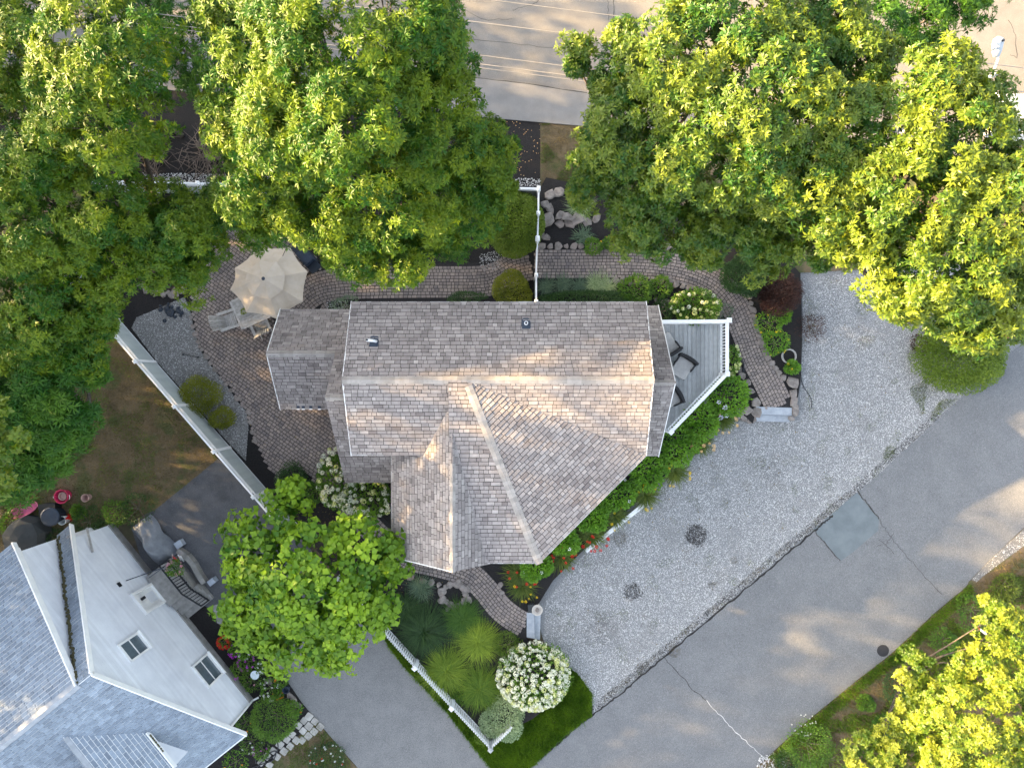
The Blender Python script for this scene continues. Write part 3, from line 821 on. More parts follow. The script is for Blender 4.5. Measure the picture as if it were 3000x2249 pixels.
E_p = [(GX, -.9, GZ), (-.82, -5.2, GZ - 1.159), (-.82, -6.82, GZ - 1.159), (GX, -6.82, GZ)]
ux = (1, 0, 0)
main_planes = [(Np, ux), (Sp, ux), (Ap, ux), (Bp, uB), (W_p, (0, 1, 0)), (E_p, (0, 1, 0))]
dN, dS = slope_dir(Np, ux), slope_dir(Sp, ux)
dW, dE = slope_dir(W_p, (0, 1, 0)), slope_dir(E_p, (0, 1, 0))
dA, dB = slope_dir(Ap, ux), slope_dir(Bp, uB)
hip = (Vector(C) - Vector(T)).normalized()
def perp(d, ax):
    q = d - ax * d.dot(ax); return q.normalized()
sideA = perp(Vector((-1, 0, 0)) - Vector((0, 0, 0)), hip); sideB = perp(dB, hip)
# keep the cap wings in the planes A and B
nA = (Vector(Ap[1]) - Vector(Ap[0])).cross(Vector(Ap[2]) - Vector(Ap[0])).normalized(); nB = (Vector(C) - Vector(T)).cross(Vector(D) - Vector(T)).normalized()
if nA.z < 0: nA.negate()
if nB.z < 0: nB.negate()
sideA = nA.cross(hip); sideA = sideA if sideA.x < 0 else -sideA
sideB = nB.cross(hip); sideB = sideB if sideB.x > 0 else -sideB
lift = Vector((0, 0, .012))
up3 = Vector((0, 0, .016))
caps = [(Vector((X0, RY, RZ)) + up3, Vector((X1, RY, RZ)) + up3, dN, dS, .15),
        (Vector(T) + hip * .25 + up3, Vector(C) + up3, sideA, sideB, .15),
        (Vector((GX, -2.9, GZ)) + up3, Vector((GX, -6.82, GZ)) + up3, dW, dE, .13)]
def vis_main(c):
    if c.y < RY and c.z < 5.0 and c.x > -1.0: return True
    # skip pieces buried below a higher plane
    zs = []
    if c.x > -2.28 and c.y < RY:
        za = RZ - (RZ - 5.15) / (RY + 6.77) * (RY - c.y)
        if c.z < za - .06 and c.x < 1.0: return False
    return True
roof_part(house, 'main_roof', main_planes, caps, ('shingle', 'ridge_cap', 'roof_deck'), 190, vis_main)
SZ = 5.77; SN, SS = 3.07, -4.06; SE_ = 2.66
strip_n = [(-9.58, SN, SE_), (-6.0, SN, SE_), (-6.0, 1.18, 4.304), (-9.58, 1.18, 4.304)]
strip_n2 = [(-6.9, 1.18, 4.304), (-6.0, 1.18, 4.304), (-6.0, -.5, SZ), (-6.9, -.5, SZ)]
strip_s = [(-6.9, -.5, SZ), (-6.0, -.5, SZ), (-6.0, -2.5, SZ - .8736 * 2.0), (-6.9, -2.5, SZ - .8736 * 2.0)]
strip_s2 = [(-6.9, -2.5, SZ - .8736 * 2.0), (-4.3, -2.5, SZ - .8736 * 2.0), (-4.3, SS, 2.66), (-6.9, SS, 2.66)]
wing_s = [(-9.58, 1.18, 4.304), (-6.85, 1.18, 4.304), (-6.85, -1.03, 2.66), (-9.58, -1.03, 2.66)]
dsn, dss, dws = slope_dir(strip_n, ux), slope_dir(strip_s, ux), slope_dir(wing_s, ux)
roof_part(house, 'west_roof', [(strip_n, ux), (strip_n2, ux), (strip_s, ux), (strip_s2, ux), (wing_s, ux)],
          [(Vector((-9.58, 1.18, 4.304)) + up3, Vector((-6.95, 1.18, 4.304)) + up3, dsn, dws, .16), (Vector((-6.9, -.5, SZ)) + up3, Vector((-6.15, -.5, SZ)) + up3, dsn, dss, .15)],
          ('shingle', 'ridge_cap', 'roof_deck'), 80, mu=.38)
EZ2 = 5.93
east_n = [(4.6, 3.19, 2.9), (6.0, 3.19, 2.9), (6.0, .05, EZ2), (4.6, .05, EZ2)]
east_s = [(4.6, .05, EZ2), (6.0, .05, EZ2), (6.0, -2.93, 2.95), (4.6, -2.93, 2.95)]
roof_part(house, 'east_roof', [(east_n, ux), (east_s, ux)], [(Vector((5.15, .05, EZ2)) + up3, Vector((6.0, .05, EZ2)) + up3, slope_dir(east_n, ux), slope_dir(east_s, ux), .13)],
          ('shingle', 'ridge_cap', 'roof_deck'), 30, lambda c: c.x > 5.1)
# walls
def wall(name, poly, z0, z1, root=house, mat='siding'):
    m = MB(); m.prism(poly, z0, z1); return m.build(name, mat, root)
def gable(name, axis, a0, a1, b0, bm, b1, z0, zp, root=house, mat='siding'):
    pr = [(b0, z0), (b1, z0), (bm, zp)]
    vs = [((a, b, z) if axis == 'x' else (b, a, z)) for a in (a0, a1) for b, z in pr]
    return MB().add(vs, [[0, 1, 2], [5, 4, 3], [0, 3, 4, 1], [1, 4, 5, 2], [2, 5, 3, 0]]).build(name, mat, root)
wall('upper_wall', [(-5.85, -2.4), (4.85, -2.4), (4.85, 2.82), (-5.85, 2.82)], 0, 5.12)
gable('gable_wall', 'x', -5.85, 4.85, -2.4, RY, 2.82, 5.12, 6.38)
wall('west_wall', [(-9.3, -.8), (-6.7, -.8), (-6.7, -3.85), (-4.5, -3.85), (-4.5, 2.85), (-9.3, 2.85)], 0, 2.6)
gable('gable_wall', 'x', -9.3, -6.7, -.8, 1.18, 2.85, 2.6, 4.1)
gable('gable_wall', 'x', -6.7, -5.9, -3.8, -.5, 2.82, 2.6, 5.5)
gable('gable_wall', 'x', 4.9, 5.78, -2.66, .05, 2.92, 2.9, 5.62)
wall('east_wall', [(4.86, -2.66), (5.78, -2.66), (5.78, 2.92), (4.86, 2.92)], 0, 2.9)
wall('front_wall', [(-4.45, -6.45), (-.5, -6.45), (-.5, -2.42), (-4.45, -2.42)], 0, 3.9)
wall('front_wall', [(-.48, -6.45), (.85, -6.45), (4.62, -2.7), (4.62, -2.42), (-.48, -2.42)], 0, 4.98)
gable('gable_wall', 'y', -6.45, -2.6, -4.45, GX, .1, 3.9, 5.9)
# white drip edges along the rakes and eaves
tr = MB()
for a, b in ((Np[0], Np[1]), (Sp[3], (-4.6, -2.68, EZ)), (C, D), (Ap[1], C), (W_p[1], W_p[2]), (W_p[2], W_p[3]), (Np[0], Np[3]), (Sp[0], Sp[3]), (Np[1], Np[2]), (Sp[1], Sp[2]),
             (strip_n[0], strip_n[1]), (strip_n[0], strip_n[3]), (wing_s[0], wing_s[3]), (wing_s[2], wing_s[3]), (strip_s2[3], strip_s2[2]), (east_n[0], east_n[1]), (east_n[1], east_n[2]), (east_s[1], east_s[2]), (east_s[2], east_s[3])):
    a, b = Vector(a), Vector(b)
    tr.bar(a - Vector((0, 0, .075)), b - Vector((0, 0, .075)), .03, .16)
tr.build('fascia', 'white_trim', house)
# windows and a door on the walls (seen only from the side)
for (x, y, z, ax) in ((-4, 2.83, 1.8, 'n'), (-1, 2.83, 1.8, 'n'), (2.5, 2.83, 1.8, 'n'), (-3.4, -6.47, 2.0, 's'), (-1.6, -6.47, 2.0, 's'), (-9.32, 1.0, 1.5, 'w'), (5.8, 1.2, 2.0, 'e')):
    w = MB(); pn = MB()
    sx, sy = (.95, .05) if ax in 'ns' else (.05, .95)
    w.box((x, y, z), (sx + (.14 if ax in 'ns' else 0), sy + (.14 if ax in 'ew' else 0), 1.34))
    ex = {'n': (0, .03), 's': (0, -.03), 'w': (-.03, 0), 'e': (.03, 0)}[ax]
    pn.box((x + ex[0], y + ex[1], z), (sx * (.9 if ax in 'ns' else 1), sy * (.9 if ax in 'ew' else 1), 1.2))
    f = w.build('window', 'white_trim', house); pn.build('pane', 'window_glass', f)
dm = MB(); dm.box((5.81, -.8, ZP + 1.75), (.06, .95, 2.05)); dm.build('door', 'navy_plastic', house)
# vent pipes on the north slope
nN = (Vector(Np[1]) - Vector(Np[0])).cross(Vector(Np[2]) - Vector(Np[0])).normalized()
for k, (x, y) in enumerate(((1096, 1000), (1541, 948))):
    p = ray_plane(x, y, Vector(Np[0]), nN)
    fl = MB()
    fl.add([p + Vector((-.17, -.17, .014 + .17 * .475)) , p + Vector((.17, -.17, .014 + .17 * .475)), p + Vector((.17, .15, .02 - .15 * .475)), p + Vector((.08, .22, .02 - .22 * .475)), p + Vector((-.08, .22, .02 - .22 * .475)), p + Vector((-.17, .15, .02 - .15 * .475))], [[0, 1, 2, 3, 4, 5]])
    fl.slab([p + Vector((-.15, -.2, .045 + .2 * .475)), p + Vector((.15, -.2, .045 + .2 * .475)), p + Vector((.15, .12, .045 - .12 * .475)), p + Vector((-.15, .12, .045 - .12 * .475))], .03)
    vent = fl.build('vent_flashing', 'navy_plastic', house)
    pv = MB()
    if k == 0:
        pv.tube([p + Vector((.08, 0, 0)), p + Vector((.06, 0, .30)), p + Vector((.02, .01, .38)), p + Vector((-.12, .02, .40)), p + Vector((-.2, .03, .40))], .055, 12)
        pv.build('vent_elbow', 'pvc', vent)
        MB().tube([p + Vector((-.17, .03, .455)), p + Vector((-.17, .03, .462))], .042, 12).build('vent_mouth', 'black_metal', vent)
    else:
        pv.lathe([(.07, -.05), (.07, .34), (.048, .34), (.046, .1)], p, 14)
        pv.build('vent_pipe', 'pvc', vent)
        MB().lathe([(.047, .0), (.047, .335)], p, 14).build('vent_mouth', 'black_metal', vent)
for x in (874, 889, 911, 936):
    q = P(x, 1192, 2.72); m = MB()
    m.box((q.x, q.y, 2.74), (.11, .10, .07)); m.build('eave_lamp', 'navy_plastic', house)
    m = MB(); m.box((q.x, q.y - .09, 2.72), (.12, .05, .05)); m.build('eave_bracket', 'white_trim', house)

# ---------------------------------------------------------------- deck
DZ = .95
deck = thing('porch_deck', 'grey plank porch deck with white railing beside the house', 'deck', P(2030, 1050, ZP))
dpoly = [(1900, 938), (2119, 938), (2119, 1088), (1945, 1268), (1900, 1268)]
dw = [(p.x, p.y) for p in PXY(dpoly, DZ)]
xs = [p[0] for p in dw]; x = 5.8; k = 0
area_ = sum(dw[i][0] * dw[(i + 1) % 5][1] - dw[(i + 1) % 5][0] * dw[i][1] for i in range(5))
dcw = dw if area_ > 0 else dw[::-1]
while x < max(xs):
    r = clip_convex([(x, -20), (x + .170, -20), (x + .170, 20), (x, 20)], dcw)
    x += .188
    if len(r) < 3: continue
    m = MB(); m.prism(r, DZ - .035, DZ, random.random(), True); m.build('plank', 'deck_board', deck)
m = MB()
cx_ = sum(p[0] for p in dw) / 5; cy_ = sum(p[1] for p in dw) / 5
m.prism([(cx_ + (p[0] - cx_) * .985, cy_ + (p[1] - cy_) * .985) for p in dw], .1, DZ - .036)
m.build('deck_skirt', 'white_trim', deck)
RT = 1.93
def railing(root, a, b, name='railing'):
    """a,b photo pixels of the top rail's centre line ends"""
    A, B = P(*a, RT), P(*b, RT)
    d = (B - A).normalized()
    top = MB().bar(A, B, .145, .05).build('top_rail', 'white_trim', root)
    lo = Vector((0, 0, -(RT - DZ - .12)))
    MB().bar(A + lo, B + lo, .06, .06).build('bottom_rail', 'white_trim', root)
    n = int((B - A).length / .128)
    for i in range(1, n):
        p = A + (B - A) * (i / n)
        m = MB(); m.box((p.x, p.y, (RT + DZ + .1) / 2), (.038, .038, RT - DZ - .12), math.atan2(d.y, d.x)); m.build('baluster', 'white_trim', root)
def post(root, a, s=.17, zt=RT + .07, cap=True, z0=DZ, rz=0):
    p = P(*a, zt)
    m = MB(); m.box((p.x, p.y, (zt + z0) / 2), (s * .75, s * .75, zt - z0), rz); o = m.build('post', 'white_trim', root)
    m = MB(); m.box((p.x, p.y, zt), (s * 1.25, s * 1.25, .03), rz); m.box((p.x, p.y, zt + .03), (s * .9, s * .9, .03), rz); m.build('post_cap', 'white_trim', o)
railing(deck, (1925, 942), (2130, 941)); railing(deck, (2130, 945), (2130, 1092)); railing(deck, (2128, 1096), (1968, 1262))
post(deck, (2137, 938)); post(deck, (2131, 1095)); post(deck, (1966, 1265), rz=.8); post(deck, (1922, 942))

# patio chairs with cushions on the deck
def deck_chair(px, py, ang, label):
    p = P(px, py, DZ + .42)
    t = thing('porch_chair', label, 'chair', (p.x, p.y, DZ + .003))
    t.rotation_euler = (0, 0, ang)
    def part(name, mb, mat): return link_local(name, mb, mat, t)
    m = MB(); m.box((0, 0, .27), (.76, .80, .10)); part('seat_frame', m, 'black_wicker')
    m = MB(); rounded(m, .72, .84, .33, .47, .09); part('cushion', m, 'cushion')
    m = MB()
    for i in range(9):
        a = -.34 + .68 * i / 8
        m.box((a * 1.12, .44 + .05 * (1 - (a / .34) ** 2), .58), (.10, .11, .62), 0)
    part('backrest', m, 'black_wicker')
    for s in (-1, 1):
        m = MB(); m.bar((s * .40, .40, .56), (s * .39, .12, .50), .07, .06); m.bar((s * .39, .12, .52), (s * .38, .08, .3), .07, .06); part('armrest', m, 'black_wicker')
    for sx in (-1, 1):
        for sy in (-1, 1):
            m = MB(); m.box((sx * .29, sy * .28, .11), (.05, .05, .22)); part('leg', m, 'black_wicker')
def link_local(name, mb, mat, root, smooth=False, **kw):
    o = bpy.data.objects.new(name, mb.mesh(name, mat, smooth)); COL.objects.link(o); o.parent = root
    return tagit(o, **kw)
def rounded(m, w, d, z0, z1, r):
    pts = []
    for sx, sy, a0 in ((1, -1, -90), (1, 1, 0), (-1, 1, 90), (-1, -1, 180)):
        for k in range(4):
            a = math.radians(a0 + 30 * k)
            pts.append((sx * (w / 2 - r) + r * math.cos(a), sy * (d / 2 - r) + r * math.sin(a)))
    n = len(pts)
    vs = []
    for sc_, z in ((1, z0), (1, z1 - .03), (.95, z1 - .008), (.8, z1)):
        vs += [(x * sc_, y * sc_, z) for x, y in pts]
    fs = [[3 * n + i for i in range(n)]]
    for l in range(3):
        for i in range(n): fs.append([l * n + i, l * n + (i + 1) % n, (l + 1) * n + (i + 1) % n, (l + 1) * n + i])
    m.add(vs, fs)
deck_chair(1998, 1078, math.radians(-32), 'grey cushioned wicker chair in full view on the porch deck')
deck_chair(1953, 1008, math.radians(-150), 'wicker chair mostly under the eave near the deck rail corner')
deck_chair(1958, 1168, math.radians(-60), 'wicker chair almost hidden below the eave by diagonal railing')

# ================================================================ neighbour's white house
nb = thing('white_sided_house', 'white clapboard house with blue grey shingle roof beside the driveway', 'house', (-18.5, -12.5, 0))
G1 = Vector((-17.92, -6.24, 0)); U = Vector((.624, -.781, 0)).normalized(); Bk = Vector((-U.y * -1 * -1, 0, 0))
Bk = Vector((U.y, -U.x, 0))                                       # towards the back of the house
def L3(s, t, z): return G1 + U * s + Bk * t + Vector((0, 0, z))
def to_st(p):
    r = p - G1; return r.dot(U), r.dot(Bk), p.z
PS, PZ = 5.05, 7.25
se = [L3(PS, -.1, PZ), L3(10.8, -.1, 2.42), L3(10.8, 11, 2.42), L3(PS, 11, PZ)]
nw1 = [L3(PS, -.1, PZ), L3(PS, .6, PZ), L3(-.5, .6, 2.82), L3(-.5, -.1, 2.82)]
nw2 = [L3(PS, .55, PZ + .03), L3(PS, 11, PZ + .03), L3(-.75, 11, 5.25), L3(-.75, .55, 5.25)]
nse = (se[1] - se[0]).cross(se[2] - se[0]).normalized()
R0 = ray_plane(183, 2158, se[0], nse); E0 = ray_plane(431, 2143, se[0], nse)
R1 = R0 + U * 3.6; E1 = E0 + U * (3.6 + (R0 - E0).dot(U))
S0 = R0 + Bk * ((E0 - R0).dot(Bk) * -1) + U * (E0 - R0).dot(U); S0.z = E0.z; S1 = S0 + (E1 - E0)
dne = [R0, E0, E1, R1]; dsw = [R0, R1, S1, S0]
u_se, u_nw2 = slope_dir(se, Bk), slope_dir(nw2, Bk)
roof_part(nb, 'gable_roof', [(se, Bk), (nw1, Bk), (nw2, Bk)], [(L3(PS, 11, PZ + .05), L3(PS, .5, PZ + .05), u_se, u_nw2, .17)], ('slate_shingle', 'slate_cap', 'white_trim'), 230,
          lambda c: abs(c.x) < (H - c.z) * .72 and abs(c.y) < (H - c.z) * .54, exposure=.15, widths=(.29, .30, .31), tab=(.010, .014), sg=.17, thick=.16)
roof_part(nb, 'dormer_roof', [(dne, U), (dsw, U)], [(R0 + U * .1 + Vector((0, 0, .02)), R1 + Vector((0, 0, .02)), slope_dir(dne, U), slope_dir(dsw, U), .15)], ('slate_shingle', 'slate_cap', 'white_trim'), 40,
          lambda c: abs(c.y) < (H - c.z) * .54, exposure=.15, widths=(.29, .30, .31), tab=(.010, .014), sg=.17)
# body
def stprism(name, pts, t0, t1, mat, root=nb, **kw):
    """pts: (s,z) polygon, extruded from t0 to t1"""
    n = len(pts)
    vs = [L3(s, t0, z) for s, z in pts] + [L3(s, t1, z) for s, z in pts]
    fs = [list(range(n)), list(range(2 * n - 1, n - 1, -1))] + [[i, i + n, (i + 1) % n + n, (i + 1) % n] for i in range(n)]
    return MB().add(vs, fs).build(name, mat, root, **kw)
GP = [(0, 0), (10.16, 0), (10.16, 2.72), (PS, 7.05), (0, 2.98)]
stprism('gable_wall', GP, .13, 11, 'siding')
stprism('dormer_wall', [(-.4, 0), (PS, 0), (PS, 7.05), (-.4, 5.2)], .72, 11, 'siding')
def clapboards(name, poly, t, pitch=.15, z0=.42):
    q = poly if sum(poly[i][0] * poly[(i + 1) % len(poly)][1] - poly[(i + 1) % len(poly)][0] * poly[i][1] for i in range(len(poly))) > 0 else poly[::-1]
    m = MB(); z = z0
    while z < max(p[1] for p in poly):
        r = clip_convex([(-2, z), (12, z), (12, z + pitch - .04), (-2, z + pitch - .04)], q)
        z += pitch
        if len(r) < 3: continue
        zb = z - pitch
        vs = [L3(s, t - .034 * (1 - (zz - zb) / pitch) - .003, zz) for s, zz in r] + [L3(s, t, zz) for s, zz in r]
        k = len(r)
        m.add(vs, [list(range(k))] + [[i, i + k, (i + 1) % k + k, (i + 1) % k] for i in range(k)], random.random())
    return m.build(name, 'siding', nb, kind='stuff')
clapboards('clapboards', GP, .125)
clapboards('dormer_clapboards', [(-.4, 2.4), (PS, 6.8), (PS, 7.1), (-.4, 5.25)], .715, z0=2.4)
m = MB(); a, b = L3(-.02, .09, .2), L3(10.18, .09, .2); m.bar(a, b, .10, .42); m.build('foundation', 'concrete', nb)
tb = MB()
for a, b in ((L3(PS, -.13, PZ - .03), L3(10.8, -.13, 2.39)), (L3(PS, -.13, PZ - .03), L3(-.5, -.13, 2.79)), (L3(PS, .52, PZ), L3(-.75, .52, 5.22)), (L3(10.82, -.1, 2.36), L3(10.82, 11, 2.36)), (E0, E1)):
    tb.bar(a, b, .05, .2)
tb.build('rake_trim', 'white_trim', nb)
tb = MB()
for a, b in ((L3(PS, .02, PZ - .16), L3(10.2, .02, 2.75)), (L3(PS, .02, PZ - .13), L3(0, .02, 3.03)), (L3(PS, .60, PZ - .12), L3(-.5, .60, 5.2))):
    tb.bar(a, b, .18, .13)
tb.build('frieze_board', 'white_trim', nb)
# gutter debris in the valley between the steep slope and the cheek wall
db = MB()
for i in range(150):
    f = i / 150; s = PS + (-.4 - PS) * f; z = PZ + (2.82 - PZ) * (PS - s) / (PS + .5)
    c = L3(s, .52 + random.uniform(-.06, .06), z + .02); r = random.uniform(.03, .09)
    db.lathe([(r, 0), (r * .8, r * .35), (r * .3, r * .55)], c, 5)
db.build('roof_debris', 'moss_debris', nb, kind='stuff')
# dormer cheek
chk = [E0 + Bk * .22, E1 + Bk * .22, E1 + Bk * .22 - Vector((0, 0, 2.2))]
ck = MB()
q0 = E0 + Bk * .22 - Vector((0, 0, .02)); q1 = E1 + Bk * .22 - Vector((0, 0, .02))
def on_se(p): return Vector((p.x, p.y, se[0].z - ((p.x - se[0].x) * nse.x + (p.y - se[0].y) * nse.y) / nse.z))
n_ = 14
vs = [q0 + (q1 - q0) * (i / n_) for i in range(n_ + 1)]; lo_ = [on_se(p) - Vector((0, 0, .05)) for p in vs]
ck.add(vs + lo_, [[i, i + 1, n_ + 2 + i, n_ + 1 + i] for i in range(n_)])
ck.build('dormer_cheek', 'siding', nb)
gd = MB()
for i in range(40):
    p = E0 + (E1 - E0) * random.uniform(.1, .55) - Bk * .05 + Vector((0, 0, .04)); r = random.uniform(.02, .05)
    gd.lathe([(r, 0), (r * .8, r * .4), (r * .3, r * .6)], p, 5)
gd.build('gutter_leaves', 'moss_debris', nb, kind='stuff')
# windows and the door in the gable wall
WN = -Bk
def wall_rect(corners, t=.1):
    p0 = L3(0, t, 0)
    q = [to_st(ray_plane(x, y, p0, WN)) for x, y in corners]
    ss = sorted(a[0] for a in q); zs = sorted(a[2] for a in q)
    return (ss[0] + ss[1]) / 2, (ss[2] + ss[3]) / 2, (zs[0] + zs[1]) / 2, (zs[2] + zs[3]) / 2
def frame_rect(name, s0, s1, z0, z1, t0, t1, w, mat, root):
    m = MB()
    for (a, b, c, d) in ((s0 - w, s1 + w, z1, z1 + w), (s0 - w, s1 + w, z0 - w, z0), (s0 - w, s0, z0, z1), (s1, s1 + w, z0, z1)):
        vs = [L3(x, t, z) for t in (t0, t1) for x, z in ((a, c), (b, c), (b, d), (a, d))]
        m.add(vs, [[0, 1, 2, 3], [7, 6, 5, 4], [0, 4, 5, 1], [1, 5, 6, 2], [2, 6, 7, 3], [3, 7, 4, 0]])
    return m.build(name, mat, root)
for corners in ([(343, 1891), (401, 1856), (436, 1900), (382, 1939)], [(562, 1954), (604, 1917), (652, 1973), (609, 2014)]):
    s0, s1, z0, z1 = wall_rect(corners)
    f = frame_rect('window', s0 + .05, s1 - .05, z0 + .05, z1 - .05, .02, .13, .08, 'white_trim', nb)
    zm = (z0 + z1) / 2
    stprism('pane', [(s0 + .05, zm + .02), (s1 - .05, zm + .02), (s1 - .05, z1 - .05), (s0 + .05, z1 - .05)], .07, .10, 'window_glass', f)
    stprism('pane', [(s0 + .05, z0 + .05), (s1 - .05, z0 + .05), (s1 - .05, zm - .02), (s0 + .05, zm - .02)], .08, .11, 'window_glass', f)
    stprism('sash_rail', [(s0 + .04, zm - .03), (s1 - .04, zm - .03), (s1 - .04, zm + .03), (s0 + .04, zm + .03)], .055, .1, 'white_trim', f)
    stprism('sill', [(s0 - .06, z0 - .06), (s1 + .06, z0 - .06), (s1 + .06, z0 - .02), (s0 - .06, z0 - .02)], -.06, .1, 'white_trim', f)
s0, s1, z0, z1 = wall_rect([(384, 1745), (462, 1701), (506, 1747), (426, 1796)])
z0 = max(z0, .74)
d_ = frame_rect('door_surround', s0 + .06, s1 - .06, z0 + .02, z1 - .04, -.02, .12, .12, 'white_trim', nb)
stprism('door', [(s0 + .06, z0 + .02), (s1 - .06, z0 + .02), (s1 - .06, z1 - .04), (s0 + .06, z1 - .04)], .07, .12, 'white_trim', d_)
stprism('door_panel', [(s0 + .25, z0 + .15), (s1 - .25, z0 + .15), (s1 - .25, z0 + .75), (s0 + .25, z0 + .75)], .055, .08, 'siding', d_)
stprism('wall_lamp', [(s0 + .3, z1 - .45), (s0 + .42, z1 - .45), (s0 + .42, z1 - .3), (s0 + .3, z1 - .3)], -.08, .06, 'black_metal', nb)
stprism('wall_vent', [(s0 - .75, z1 + .1), (s0 - .55, z1 + .1), (s0 - .55, z1 + .28), (s0 - .75, z1 + .28)], .05, .13, 'black_metal', nb)
ds = MB(); q = P(747, 2050, 0); e = L3(10.12, .02, 2.6); ds.tube([e, L3(10.12, .04, .2), L3(10.2, -.2, .06)], .045, 8); ds.build('downspout', 'white_trim', nb)
pp = MB(); a = L3(.15, .0, 2.4); pp.bar(L3(-.1, -.25, 2.3), L3(.9, .05, 2.55), .08, .04); pp.build('loose_board', 'wood_grey', nb)

# stoop with steps and iron railing
st = thing('front_stoop', 'concrete stoop with steps and black railing at the white house', 'stoop', L3(4, -.6, 0))
stprism('platform', [(2.9, 0), (4.55, 0), (4.55, .72), (2.9, .72)], -1.3, .03, 'concrete', st)
for i in range(3):
    stprism('step', [(4.55 + .30 * i, 0), (4.85 + .30 * i, 0), (4.85 + .30 * i, .54 - .18 * i), (4.55 + .30 * i, .54 - .18 * i)], -1.42, .02, 'concrete', st)
for t in (-1.26,):
    pts = [(2.95, .72), (4.5, .72), (5.4, .12)]
    for hgt, nm in ((.92, 'handrail'), (.12, 'lower_rail')):
        m = MB()
        for i in range(2): m.bar(L3(pts[i][0], t, pts[i][1] + hgt), L3(pts[i + 1][0], t, pts[i + 1][1] + hgt), .05, .05)
        m.build(nm, 'black_metal', st)
    for i in range(19):
        s = 2.95 + (5.4 - 2.95) * i / 18; zb = .72 if s < 4.5 else .72 - (s - 4.5) * .667
        MB().bar(L3(s, t, zb - .02), L3(s, t, zb + .92), .022 if i % 9 else .045, .022 if i % 9 else .045).build('baluster', 'black_metal', st)
cb = MB(); cpts = [P(x, y, .3) for x, y in ((520, 1612), (545, 1628), (565, 1652), (580, 1680), (598, 1708))]
for i in range(4): cb.bar(cpts[i] - Vector((0, 0, .12)), cpts[i + 1] - Vector((0, 0, .12)), .22, .36)
cb.build('curved_kerb', 'concrete', None, label='curved concrete kerb edging the stoop planting', cat='kerb')

# ================================================================ white fences
def fence_panel(root, A, B, z0, ztop, lattice=.34, solid='vinyl_panel'):
    """privacy section between ground points A and B (world), boards below, open lattice above"""
    A, B = Vector((A.x, A.y, 0)), Vector((B.x, B.y, 0))
    d = (B - A).normalized(); Ln = (B - A).length; nrm = Vector((-d.y, d.x, 0))
    zs = ztop - lattice
    def Z(p, z): return p + Vector((0, 0, z))
    n = max(2, round(Ln / .17))
    for i in range(n):
        a = A + d * (Ln * i / n + .002); b = A + d * (Ln * (i + 1) / n - .002)
        m = MB(); m.bar(Z(a, (z0 + zs) / 2), Z(b, (z0 + zs) / 2), .022, zs - z0 - .1, random.random()); m.build('board', solid, root)
    for z, h, w in ((ztop - .02, .05, .07), (zs, .07, .05), (z0 + .08, .10, .05)):
        m = MB(); m.bar(Z(A, z), Z(B, z), w, h); m.build('rail', 'vinyl_white', root)
    lat = MB(); h = lattice - .09; z_ = zs + .035; k = int(Ln / .085)
    for i in range(-2, k + 1):
        for sg in (1, -1):
            x0 = i * .085; x1 = x0 + h
            a, b = (x0, x1) if sg > 0 else (x1, x0)
            if min(a, b) < 0 or max(a, b) > Ln: continue
            lat.bar(Z(A + d * a, z_) + nrm * (.006 * sg), Z(A + d * b, z_ + h) + nrm * (.006 * sg), .008, .026)
    lat.build('lattice', 'vinyl_white', root, kind='stuff')
def fence_post(root, p, z0, zt, s=.125, rz=0):
    m = MB(); m.box((p.x, p.y, (z0 + zt) / 2), (s, s, zt - z0), rz); o = m.build('post', 'vinyl_white', root)
    m = MB(); m.box((p.x, p.y, zt + .015), (s * 1.3, s * 1.3, .03), rz)
    hs = s * .55
    ca, sa = math.cos(rz), math.sin(rz)
    m.add([(p.x + (x * ca - y * sa) * hs * 1.1, p.y + (x * sa + y * ca) * hs * 1.1, zt + .03) for x, y in ((-1, -1), (1, -1), (1, 1), (-1, 1))] + [(p.x, p.y, zt + .10)], [[0, 1, 4], [1, 2, 4], [2, 3, 4], [3, 0, 4]])
    m.build('post_cap', 'vinyl_white', o)
WT = 1.98
def fence_run(name, pxs, label, z0=ZP, zt=WT, lattice=.34, skip_first=False):
    root = thing(name, label, 'fence', P(*pxs[0], z0))
    W = [P(x, y, zt) for x, y in pxs]
    for i in range(len(W) - 1):
        d = (W[i + 1] - W[i]).normalized()
        fence_panel(root, W[i] + d * .06, W[i + 1] - d * .06, z0 - .1, zt, lattice)
    for i, p in enumerate(W):
        d = W[min(i + 1, len(W) - 1)] - W[max(i - 1, 0)]
        fence_post(root, p, z0 - .1, zt + .06, rz=math.atan2(d.y, d.x))
    return root
fence_run('privacy_fence', [(167, 790), (282, 924), (397, 1058), (512, 1190), (627, 1322), (743, 1455), (830, 1556)], 'white privacy fence with lattice top between patio and parched lawn')
fence_run('privacy_fence', [(250, 530), (415, 533), (580, 537), (745, 540)], 'white fence under the oaks along the pebble strip', zt=1.9)
fence_run('privacy_fence', [(1395, 548), (1487, 550), (1578, 552)], 'short white lattice fence between round shrub and black mulch', zt=1.7, lattice=.3)
fence_run('privacy_fence', [(1578, 556), (1577, 625), (1575, 697)], 'white fence beside the stacked rock garden wall', zt=1.7, lattice=.3)
